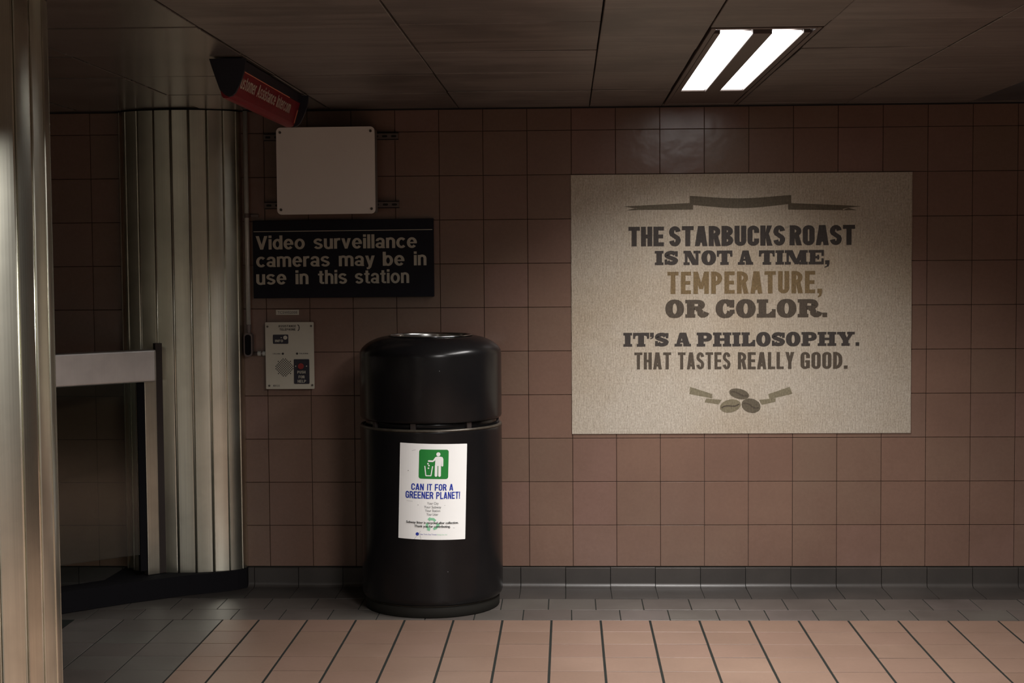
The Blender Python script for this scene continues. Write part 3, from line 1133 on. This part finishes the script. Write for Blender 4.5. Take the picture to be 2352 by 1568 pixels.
# sticker wrapped on the body
SA = math.radians(-90) + math.atan2(-(0.4268 - 1.0428) , 6.78) + 0.012   # towards the viewer
SZ = 0.5515
ST = math.radians(-1.9)
def on_can(rad):
    def f(u, v):
        x = u * math.cos(ST) - v * math.sin(ST)
        y = u * math.sin(ST) + v * math.cos(ST)
        a = SA + x / R_
        return (rad * math.cos(a), rad * math.sin(a), SZ + y)
    return f
def wrap_obj(nm, polys, mat, parent, lift, step=.012, label=None):
    bm_ = bmesh.new()
    for i, p in enumerate(polys):
        try:
            bm_.faces.new([bm_.verts.new((a, (i % 24) * 1.8e-5, b)) for a, b in p])
        except ValueError:
            pass
    xs = [v.co.x for v in bm_.verts]
    k0, k1 = int(math.floor(min(xs) / step)), int(math.ceil(max(xs) / step))
    for k in range(k0, k1 + 1):
        geom = bm_.verts[:] + bm_.edges[:] + bm_.faces[:]
        bmesh.ops.bisect_plane(bm_, geom=geom, plane_co=(k * step, 0, 0), plane_no=(1, 0, 0))
    for v in bm_.verts:
        v.co = Vector(on_can(R_ + lift + v.co.y)(v.co.x, v.co.z))
    bm_.normal_update()
    for fc in bm_.faces:
        c = fc.calc_center_median()
        if fc.normal.dot(Vector((c.x, c.y, 0))) < 0:
            fc.normal_flip()
    o_ = mesh_obj(nm, bm_, mat, parent, label=label)
    if nm in ('lettering', 'scuff_mark', 'recycling_symbol', 'pictogram_figure'):
        o_['kind'] = 'stuff'
    return o_
SW, SH = 0.298, 0.413
U = SW / 981.0                           # design units of the sticker
def S(x, y):                             # x from centre, y down from the top edge
    return (x * U, SH / 2 - y * U)
stick = wrap_obj('sticker', [rrect(-SW / 2, -SH / 2, SW / 2, SH / 2, .002, 2)], M_sticker, can, .0007, .010, 'white anti-litter sticker with green pictogram')
sq = rrect(*S(-205, 495), *S(212, 80), 32 * U, 5)
wrap_obj('pictogram', [sq], M_green, stick, .0012)
white = []
def circ(cx, cy, r, n=20):
    return [S(cx + r * math.cos(2 * math.pi * i / n), cy + r * math.sin(2 * math.pi * i / n)) for i in range(n)]
white.append(circ(65, 145, 29))
def stk(pts, w_):
    pp = [S(*p) for p in pts]
    return stroke(pp, w_ * U, w_ * U)
for p in stk([(45, 186), (90, 186)], 16): white.append(p)
white.append([S(x, y) for x, y in ((24, 196), (30, 184), (44, 178), (92, 178), (108, 183), (114, 196), (110, 310), (22, 310))])
white += stk([(34, 190), (5, 232), (-12, 244), (-68, 242)], 24)          # throwing arm
white.append(circ(-68, 242, 12, 12))
white += stk([(98, 190), (118, 196), (125, 214), (125, 306)], 24)        # hanging arm
white.append(circ(125, 306, 12, 12)); white.append(circ(112, 200, 14, 12))
white += stk([(38, 300), (38, 450)], 38) + stk([(86, 300), (88, 450)], 38)
white.append(circ(38, 446, 18, 14)); white.append(circ(88, 446, 18, 14))
white += stk([(-122, 312), (-104, 448)], 14) + stk([(-12, 315), (-32, 448)], 14) + stk([(-108, 450), (-28, 450)], 14)
for cx, cy in ((-78, 280), (-64, 306), (-70, 343)):
    white.append([S(cx - 14, cy), S(cx, cy - 14), S(cx + 14, cy), S(cx, cy + 14)])
wrap_obj('pictogram_figure', white, M_white, stick, .0017)
def fit_text(text, x0, x1, ytop, ybot, font, gap, **kw):
    polys, w_ = word(text, font, gap, **kw)
    sx = (x1 - x0) / w_
    out = []
    for p in polys:
        out.append([S(x0 + a * sx, ybot - c * (ybot - ytop)) for a, c in p])
    return out
blue = []
for tx, x0, x1, y0, y1 in (('CAN', -308, -128, 566, 660), ('IT', -82, -12, 566, 660), ('FOR', 26, 192, 566, 660), ('A', 232, 290, 566, 660),
                           ('GREENER', -390, 8, 678, 778), ('PLANET!', 48, 394, 678, 778)):
    blue += fit_text(tx, x0, x1, y0, y1, sans, .09, W=.62, v=.19, b=.16)
wrap_obj('lettering', blue, M_blue, stick, .0012)
def tiny(text, cx, ybase, x0, x1, size=46):
    polys = font_polys(text, 1.0)
    xs = [a for p in polys for a, _ in p]
    a0, a1 = min(xs), max(xs)
    k = (x1 - x0) / (a1 - a0)
    return [[S(x0 + (a - a0) * k, ybase - b * size) for a, b in p] for p in polys]
dark = []
for tx, x0, x1, yb in (('Your City', -76, 84, 858), ('Your Subway', -116, 122, 911), ('Your Station', -102, 110, 962), ('Your Litter', -80, 84, 1014)):
    dark += tiny(tx, 0, yb, x0, x1, 50)
wrap_obj('lettering', dark, M_text_dark, stick, .0012)
bold = []
for tx, x0, x1, yb in (('Subway litter is recycled after collection.', -370, 378, 1133), ('Thank you for contributing.', -250, 260, 1185)):
    for dx in (-1.6, 0, 1.6):
        bold += tiny(tx, 0, yb, x0 + dx, x1 + dx, 48)
wrap_obj('lettering', bold, M_ink_black, stick, .0017)
rec = []
for k in range(3):                        # recycling triangle of three folded arrows
    a = math.radians(90 + 120 * k)
    cx, cy = 0, 1140
    def rot(px, py, a=a):
        return (cx + px * math.cos(a) - py * math.sin(a), cy - (px * math.sin(a) + py * math.cos(a)))
    for pl in ([(62, -58), (92, -22), (92, 30), (58, 30), (58, -10), (36, -36)], [(40, 30), (108, 30), (74, 66)]):
        rec.append([S(*rot(*q)) for q in pl])
wrap_obj('recycling_symbol', rec, M_lgreen, stick, .0012)
wrap_obj('logo_disc', [circ(-206, 1283, 24)], M_blue, stick, .0012)
wrap_obj('lettering', tiny('New York City Transit', 0, 1292, -170, 66, 26), M_blue, stick, .0012)
wrap_obj('lettering', tiny('Going your way', 0, 1292, 72, 218, 24), M_lgreen, stick, .0012)
sc_ = []
for (xa, ya, xb, yb) in ((-310, 105, -255, 88), (-372, 815, -285, 822), (165, 870, 182, 868), (300, 1190, 325, 1192), (-250, 1360, -160, 1240), (-165, 1300, -150, 1370)):
    sc_ += stk([(xa, ya), (xb, yb)], 3)
sc_.append(circ(-358, 388, 7, 8)); sc_.append(circ(-205, 870, 6, 8))
wrap_obj('scuff_mark', sc_, M_scuff, stick, .0014)

# ================================================================ burlap poster
poster = empty('poster', (0.3734, 0.0, 1.3275))
thing(poster, 'large burlap patterned coffee advertisement stuck on the brown wall tiles', 'poster')
PX0, PX1, PZ0, PZ1 = -0.4120, 1.1585, 0.7245, 1.9310
def pm(y):
    return lambda u, v: (u - 0.3734, y, v - 1.3275)
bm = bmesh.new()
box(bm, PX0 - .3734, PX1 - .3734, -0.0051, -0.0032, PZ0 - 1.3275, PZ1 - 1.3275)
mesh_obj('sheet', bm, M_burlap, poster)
def ink(nm, words, font, mat, gap=.08, label=None, **kw):
    for tx, x0, x1, zt, zb in words:
        bm_ = bmesh.new()
        place_word(bm_, tx, font, x0, x1, zb, zt - zb, pm(-0.0058), gap, **kw)
        face_towards(bm_, (0, -1, 0))
        mesh_obj(nm, bm_, mat, poster, label=label)
ink('lettering', (('THE', -.1462, .0181, 1.6893, 1.5985), ('STARBUCKS', .0415, .5768, 1.6905, 1.5975), ('ROAST', .5972, .8975, 1.6905, 1.5980)), sans, M_inkA, .055, label='near black condensed word', W=.56, v=.245, b=.20)
ink('lettering', (('IS', -.0242, .0833, 1.5770, 1.5110), ('NOT', .108, .3339, 1.5765, 1.5105), ('A', .3594, .4297, 1.5760, 1.5100), ('TIME,', .4565, .7813, 1.5760, 1.5095)), slab, M_inkA, .05, label='near black slab serif word')
ink('lettering', (('TEMPERATURE,', .0341, .7476, 1.4795, 1.3765),), sans, M_inkC, .10, label='tan condensed word', W=.50, v=.21, b=.165)
ink('lettering', (('OR', .0235, .2206, 1.3490, 1.2665), ('COLOR.', .2567, .7719, 1.3490, 1.2650)), slab, M_inkB, .06, label='dark brown slab serif word')
ink('lettering', (("IT'S", -.1714, .0393, 1.1970, 1.1325), ('A', .0665, .1430, 1.1965, 1.1325), ('PHILOSOPHY.', .1689, .9196, 1.1965, 1.1315)), slab, M_inkA, .06, label='near black slab serif word')
ink('lettering', (('THAT', -.1204, .0505, 1.1050, 1.0260), ('TASTES', .0818, .3257, 1.1045, 1.0255), ('REALLY', .3596, .6205, 1.1040, 1.0250), ('GOOD.', .6496, .8664, 1.1035, 1.0250)), sans, M_inkB, .085, label='brown condensed word', W=.50, v=.20, b=.15)
# registered mark
bm = bmesh.new()
for p in stroke(arc(.5865, 1.683, .0042, .0042, 0, 360, 14)[:-1], .0012, .0012, True):
    poly2(bm, p, pm(-.0058))
face_towards(bm, (0, -1, 0))
mesh_obj('registered_mark', bm, M_inkA, poster)
def ribbon(nm, lists, mat, y=-0.0058, label=None):
    bm_ = bmesh.new()
    for pts in lists:
        poly2(bm_, pts, pm(y))
    face_towards(bm_, (0, -1, 0))
    return mesh_obj(nm, bm_, mat, poster, label=label)
top = [(.1375 + (.6050 - .1375) * i / 16, 0) for i in range(17)]
up = [(x, 1.8300 - .0130 * math.sin(math.pi * (x - .1375) / .4675) ** 1.3) for x, _ in top]
dn = [(x, 1.7885 - .0170 * math.sin(math.pi * (x - .1375) / .4675) ** 1.3) for x, _ in top]
ribbon('ribbon_banner', [up + dn[::-1]], M_inkE, label='faded olive ribbon band')
ribbon('ribbon_tail', [[(.1391, 1.7974), (.1529, 1.7871), (.1529, 1.7665), (-.0792, 1.7670), (-.1048, 1.7867)],
                       [(-.1048, 1.7867), (-.1717, 1.7837), (-.1177, 1.7750), (-.0792, 1.7670)], [(-.1177, 1.7740), (-.1589, 1.7651), (-.0792, 1.7670)]], M_inkE, -.0054)
ribbon('ribbon_tail', [[(.5902, 1.7936), (.8415, 1.7812), (.8416, 1.7582), (.5903, 1.7629)],
                       [(.8415, 1.7812), (.9280, 1.7753), (.8670, 1.7697), (.8416, 1.7640)], [(.8670, 1.7690), (.9052, 1.7577), (.8416, 1.7582)]], M_inkE, -.0054)
ribbon('small_ribbon', [[(.1384, .9436), (.2419, .9093), (.2419, .8887), (.1360, .9097)], [(.2130, .8888), (.2852, .8824), (.2708, .8607), (.2058, .8706)]], M_inkD, -.0054)
ribbon('small_ribbon', [[(.5997, .9417), (.6130, .9090), (.5063, .8840), (.5003, .9082)], [(.4583, .8818), (.5351, .8887), (.5328, .8718), (.4704, .8575)]], M_inkD, -.0054)
def bean(cx, cz, rx, rz, rot_, mat):
    a = math.radians(rot_)
    def rp(px, pz):
        return (cx + px * math.cos(a) - pz * math.sin(a), cz + px * math.sin(a) + pz * math.cos(a))
    pts = [rp(rx * math.cos(2 * math.pi * i / 28), rz * math.sin(2 * math.pi * i / 28)) for i in range(28)]
    ribbon('coffee_bean_print', [pts], mat, -.0058)
    cr = [rp(-rx * .85 + 1.7 * rx * i / 10, rz * .16 * math.sin(i / 10 * 2 * math.pi)) for i in range(11)]
    bm_ = bmesh.new()
    for p in stroke(cr, .006, .006):
        poly2(bm_, p, pm(-.0061))
    face_towards(bm_, (0, -1, 0))
    mesh_obj('bean_crease', bm_, M_inkB, poster)
bean(.3249, .8535, .0490, .0300, 12, M_inkD)
bean(.4211, .8545, .0450, .0330, -16, M_inkE)
bean(.3658, .9100, .0475, .0235, -14, M_inkE)

# ================================================================ camera warning sign
sg = empty('wall_sign', (-1.4760, -0.010, 1.5520))
thing(sg, 'black sign with cream lettering about video surveillance, under the grey box', 'sign')
tilt = 0.0045
def sm(y):
    def f(u, v):
        du = u + 1.4760
        return (du, y, v - 1.5520 + du * tilt)
    return f
bm = bmesh.new()
box(bm, -.4235, .4235, -0.012, 0.0095, -.1815, .1815, .0015, 1)
for v in bm.verts:
    v.co.z += v.co.x * tilt
mesh_obj('board', bm, M_sign_black, sg)
for tx, x0, x1, zb in (('Video', -1.8857, -1.6550, 1.5985), ('surveillance', -1.6140, -1.1300, 1.5985),
                       ('cameras', -1.8850, -1.5390, 1.5165), ('may', -1.4965, -1.3280, 1.5165), ('be', -1.2905, -1.1890, 1.5165), ('in', -1.1450, -1.0863, 1.5165),
                       ('use', -1.8860, -1.7440, 1.4350), ('in', -1.7010, -1.6400, 1.4350), ('this', -1.5950, -1.4590, 1.4350), ('station', -1.4220, -1.1680, 1.4350)):
    bm = bmesh.new()
    place_word(bm, tx, grot, x0, x1, zb, .0630, sm(-.0125), .075)
    face_towards(bm, (0, -1, 0))
    mesh_obj('lettering', bm, M_vinyl, sg, label='cream bold word')
bm = bmesh.new()
poly2(bm, [(-1.8955, 1.6805), (-1.0572, 1.6805), (-1.0572, 1.6835), (-1.8955, 1.6835)], sm(-.0125))
face_towards(bm, (0, -1, 0))
mesh_obj('rule_line', bm, M_vinyl, sg, label='thin cream rule')

# ================================================================ grey junction box
jb = empty('junction_box', (-1.5305, 0.0, 1.9530))
thing(jb, 'square pale grey electrical box on metal rails, above the black sign', 'electrical box')
def JL(nm, bm_, mat, **kw):
    for v in bm_.verts:
        v.co -= jb.location
    return mesh_obj(nm, bm_, mat, jb, **kw)
bm = bmesh.new(); box(bm, -1.7505, -1.3095, -0.148, -0.024, 1.7620, 2.1440, .006, 2); JL('housing', bm, M_box_side)
bm = bmesh.new()
prism(bm, rrect(-1.7558, 1.7555, -1.3050, 2.1510, .020), -.160, -.148, 'Y')
for v in bm.verts:
    v.co.z += (v.co.x + 1.53) * .004
JL('cover', bm, M_box_grey, label='pale grey cover plate')
for x, z in ((-1.738, 1.776), (-1.322, 1.778), (-1.738, 2.128), (-1.323, 2.131)):
    bm = bmesh.new(); cyl(bm, (x, -.1635, z), (x, -.1602, z), .006, 12); JL('screw', bm, M_screw)
for z in (2.1175, 1.8015):
    bm = bmesh.new()
    # slotted channel rail: web and two lips
    box(bm, -1.842, -1.212, -0.022, -0.019, z - .016, z + .016)
    box(bm, -1.842, -1.212, -0.022, -0.0022, z + .013, z + .016)
    box(bm, -1.842, -1.212, -0.022, -0.0022, z - .016, z - .013)
    JL('mounting_rail', bm, M_fixture)
    for k in range(-7, 8):
        bm = bmesh.new()
        x = -1.527 + k * .042
        prism(bm, rrect(x - .012, z - .005, x + .012, z + .005, .0045, 3), -.0232, -.0222, 'Y')
        if abs(x + 1.53) > .2:
            JL('rail_slot', bm, M_ceil_back)
        else:
            bm.free()

# ================================================================ conduit
pipe = empty('conduit', (-1.9255, -0.030, 1.0977))
thing(pipe, 'thin galvanised conduit running down beside the half round column to the intercom', 'pipe')
def PL(nm, bm_, mat, smooth=False, **kw):
    for v in bm_.verts:
        v.co -= pipe.location
    return mesh_obj(nm, bm_, mat, pipe, smooth=smooth, **kw)
bm = bmesh.new(); cyl(bm, (-1.9255, -.024, 1.235), (-1.9255, -.024, CEIL - .004), .0105, 20); PL('pipe', bm, M_conduit, True)
for z0, z1, r in ((1.745, 1.765, .0135), (1.225, 1.245, .0130), (1.205, 1.226, .0105)):
    bm = bmesh.new(); cyl(bm, (-1.9255, -.024, z0), (-1.9255, -.024, z1), r, 20); PL('coupling', bm, M_fitting)
bm = bmesh.new(); box(bm, -1.912, -1.872, -.010, -.003, 1.748, 1.762, .002, 1); PL('strap', bm, M_fitting)
bm = bmesh.new(); prism(bm, rrect(-1.9455, 1.0965, -1.9050, 1.2080, .018), -.046, -.003, 'Y'); PL('conduit_body', bm, M_fitting)
bm = bmesh.new(); prism(bm, rrect(-1.9395, 1.1045, -1.9110, 1.2000, .013), -.0485, -.0462, 'Y'); PL('cover_plate', bm, M_black_curb)
bm = bmesh.new(); cyl(bm, (-1.9055, -.018, 1.1100), (-1.8475, -.018, 1.1100), .0085, 16); PL('pipe', bm, M_fitting, True)
for x0, x1 in ((-1.885, -1.870), (-1.862, -1.8475)):
    bm = bmesh.new(); cyl(bm, (x0, -.018, 1.1100), (x1, -.018, 1.1100), .0118, 12); PL('locknut', bm, M_conduit)

# ================================================================ intercom
ic = empty('intercom', (-1.7325, -0.0, 1.1035))
thing(ic, 'beige wall intercom plate with round speaker holes and red help button', 'intercom')
IX0, IZ1, IS = -1.8460, 1.2570, 0.000316
def I(x, y):                                     # plate pixels measured from its top left corner
    return (IX0 + x * IS - ic.location.x, IZ1 - y * IS - ic.location.z)
bm = bmesh.new(); 
a0 = I(8, 8); a1 = I(712, 985)
box(bm, a0[0] + .004, a1[0] - .004, -.026, -.0025, a1[1] + .004, a0[1] - .004)
mesh_obj('back_box', bm, M_box_side, ic)
bm = bmesh.new()
o0 = I(0, 0); o1 = I(722, 992)
prism(bm, rrect(o0[0], o1[1], o1[0], o0[1], .004, 3), -.031, -.0262, 'Y')
plate = mesh_obj('faceplate', bm, M_beige, ic, label='beige faceplate')
def flat(nm, polys, mat, y, parent=ic, label=None):
    bm_ = bmesh.new()
    for p in polys:
        try:
            bm_.faces.new([bm_.verts.new((a, y, b)) for a, b in p])
        except ValueError:
            pass
    face_towards(bm_, (0, -1, 0))
    o_ = mesh_obj(nm, bm_, mat, parent, label=label)
    if nm == 'lettering':
        o_['kind'] = 'stuff'
    return o_
def itext(text, x0, x1, yt, yb, font=sans, gap=.12, **kw):
    polys, w_ = word(text, font, gap, **kw)
    sx = (x1 - x0) / w_
    return [[I(x0 + a * sx, yb - c * (yb - yt)) for a, c in p] for p in polys]
flat('lettering', itext('ASSISTANCE', 198, 458, 42, 74, W=.62, v=.2, b=.2) + itext('TELEPHONE', 214, 452, 92, 124, W=.62, v=.2, b=.2), M_ink_black, -.0314)
flat('handset_mark', stroke([I(482, 40), I(502, 50), I(508, 80), I(504, 112), I(486, 128)], .0042, .0042), M_ink_black, -.0314)
k0 = I(114, 320); k1 = I(343, 184)
bm = bmesh.new(); prism(bm, rrect(k0[0], k0[1], k1[0], k1[1], .004, 3), -.0330, -.0311, 'Y')
info = mesh_obj('information_panel', bm, M_navy, ic)
flat('lettering', itext('INFO', 146, 262, 258, 294, W=.6, v=.17, b=.17), M_vinyl, -.0334, info)
c_ = I(300, 228)
bm = bmesh.new(); cyl(bm, (c_[0], -.0330, c_[1]), (c_[0], -.0375, c_[1]), .0095, 20); mesh_obj('round_button', bm, M_beige, info)
c_ = I(238, 228)
bm = bmesh.new(); cyl(bm, (c_[0], -.0330, c_[1]), (c_[0], -.0340, c_[1]), .0024, 10); mesh_obj('indicator', bm, M_vinyl, info)
flat('lettering', itext('CALLING', 108, 218, 459, 475, W=.6, v=.17, b=.17) + itext('TALKING', 496, 636, 457, 475, W=.6, v=.17, b=.17), M_text_dark, -.0314)
for x, r in ((258, .0052), (470, .0052)):
    c_ = I(x, 467)
    bm = bmesh.new(); cyl(bm, (c_[0], -.0308, c_[1]), (c_[0], -.0320, c_[1]), r, 14); mesh_obj('indicator', bm, M_ink_black, ic)
holes = []
cx, cy = 278, 672
n_h = 0
bm = bmesh.new()
for i in range(-7, 8):
    for j in range(-7, 8):
        if (i + j) % 2:
            continue
        hx, hy = i * 18.0, j * 18.0
        if math.hypot(hx, hy) > 128:
            continue
        p = I(cx + hx, cy + hy)
        cyl(bm, (p[0], -.0309, p[1]), (p[0], -.0314, p[1]), .0029, 8)
gr = mesh_obj('speaker_holes', bm, M_ink_black, ic)
gr['kind'] = 'stuff'
k0 = I(420, 916); k1 = I(650, 550)
bm = bmesh.new(); prism(bm, rrect(k0[0], k0[1], k1[0], k1[1], .004, 3), -.0330, -.0311, 'Y')
hp = mesh_obj('help_panel', bm, M_navy, ic)
flat('lettering', itext('PUSH', 472, 592, 722, 762, W=.55, v=.15, b=.14) + itext('FOR', 490, 578, 792, 833, W=.55, v=.15, b=.14) + itext('HELP', 474, 598, 856, 898, W=.55, v=.15, b=.14), M_vinyl, -.0334, hp)
c_ = I(526, 653)
bm = bmesh.new(); cyl(bm, (c_[0], -.0330, c_[1]), (c_[0], -.0385, c_[1]), .0138, 24); mesh_obj('help_button', bm, M_button, hp, label='round red push button')
for x in (448, 610):
    c_ = I(x, 653)
    bm = bmesh.new(); cyl(bm, (c_[0], -.0330, c_[1]), (c_[0], -.0342, c_[1]), .0026, 10); mesh_obj('indicator', bm, M_vinyl, hp)
for x, y in ((34, 64), (684, 58), (48, 942), (690, 936)):
    c_ = I(x, y)
    bm = bmesh.new(); cyl(bm, (c_[0], -.0308, c_[1]), (c_[0], -.0328, c_[1]), .0050, 12); mesh_obj('screw', bm, M_screw, ic)
flat('lettering', itext('K', 110, 132, 928, 955, W=.6, v=.22, b=.2) + [[(a, b) for a, b in p] for p in itext('I', 140, 146, 928, 955)] + itext('25', 150, 150, 928, 955), M_text_dark, -.0314)
pol = font_polys('125', 1.0)
flat('lettering', [[I(172 + a * 46, 955 - b * 38) for a, b in p] for p in pol], M_text_dark, -.0314)

# small inventory label above
tg = empty('label_strip', (-1.7452, 0.0, 1.3019))
thing(tg, 'small pale label strip stuck on the tiles just above the intercom', 'label')
bm = bmesh.new(); box(bm, -.0545, .0545, -.0032, -.0015, -.0122, .0122, .0004, 1)
mesh_obj('strip', bm, M_beige, tg)
pol = font_polys('TC5W02008', .0175, 1.0)
flat('lettering', [[(a, b - .0062) for a, b in p] for p in pol], M_text_dark, -.0036, tg)

# ================================================================ hanging red sign
hs = empty('hanging_sign', (-1.590, -1.263, CEIL - 0.003))
thing(hs, 'red and navy sign hanging under the ceiling, reading customer assistance intercom', 'sign')
def HL(nm, bm_, mat, parent=hs, **kw):
    for v in bm_.verts:
        v.co -= hs.location
    return mesh_obj(nm, bm_, mat, parent, **kw)
YN, YF = -1.857, -0.655
capshape = [(-1.6574, 2.2410), (-1.5303, 2.2410), (-1.5330, 2.2180), (-1.5372, 2.196), (-1.5470, 2.168), (-1.5560, 2.148), (-1.5680, 2.125), (-1.5790, 2.1145), (-1.5916, 2.1105), (-1.6030, 2.1160), (-1.6220, 2.1345), (-1.6388, 2.1823), (-1.6480, 2.210)]
bm = bmesh.new(); prism(bm, capshape, YN - .012, YN + .004, 'Y'); HL('end_cap', bm, M_blueblack)
bm = bmesh.new(); prism(bm, [(x + .010, z) for x, z in capshape], YF - .004, YF + .012, 'Y'); HL('end_cap', bm, M_blueblack)
# upper housing in navy
up_ = [(-1.652, 2.2405), (-1.545, 2.2405), (-1.5520, 2.2085), (-1.6380, 2.2085)]
bm = bmesh.new(); prism(bm, up_, YN + .005, YF - .005, 'Y'); HL('upper_housing', bm, M_blueblack)
red = [(-1.5560, 2.2075), (-1.5812, 2.1220), (-1.5860, 2.1125), (-1.5980, 2.1080), (-1.6147, 2.1080), (-1.6200, 2.1160), (-1.6340, 2.178), (-1.6400, 2.2075)]
bm = bmesh.new(); prism(bm, red, YN + .006, YF - .006, 'Y'); rb = HL('red_panel', bm, M_red, label='red lower panel')
bm = bmesh.new(); prism(bm, [(-1.5552, 2.2095), (-1.5540, 2.2080), (-1.5558, 2.2050), (-1.5568, 2.2075)], YN + .006, YF - .25, 'Y')
HL('edge_strip', bm, M_red_edge)
bm = bmesh.new(); prism(bm, [(-1.5655, 2.1780), (-1.5640, 2.1780), (-1.5800, 2.1235), (-1.5815, 2.1235)], YF - .028, YF - .008, 'Y'); HL('worn_lip', bm, M_red_edge)
# lettering on the sloping face: u along Y, v up the face
FA = Vector((-1.5812, 0, 2.1220)); FB = Vector((-1.5560, 0, 2.2075))
fdir = (FB - FA).normalized(); fn = Vector((fdir.z, 0, -fdir.x))
def fm(u, v):
    p = FA + fdir * v + fn * .0008
    return (p.x - hs.location.x, u - hs.location.y, p.z - hs.location.z)
for tx, y0, y1 in (('Customer', -1.825, -1.5250), ('Assistance', -1.4950, -1.1500), ('Intercom', -1.1200, -0.8350)):
    bm = bmesh.new()
    place_word(bm, tx, grot, y0, y1, .0300, .0460, fm, .08)
    face_towards(bm, fn)
    mesh_obj('lettering', bm, M_cream, hs, label='cream lettering')
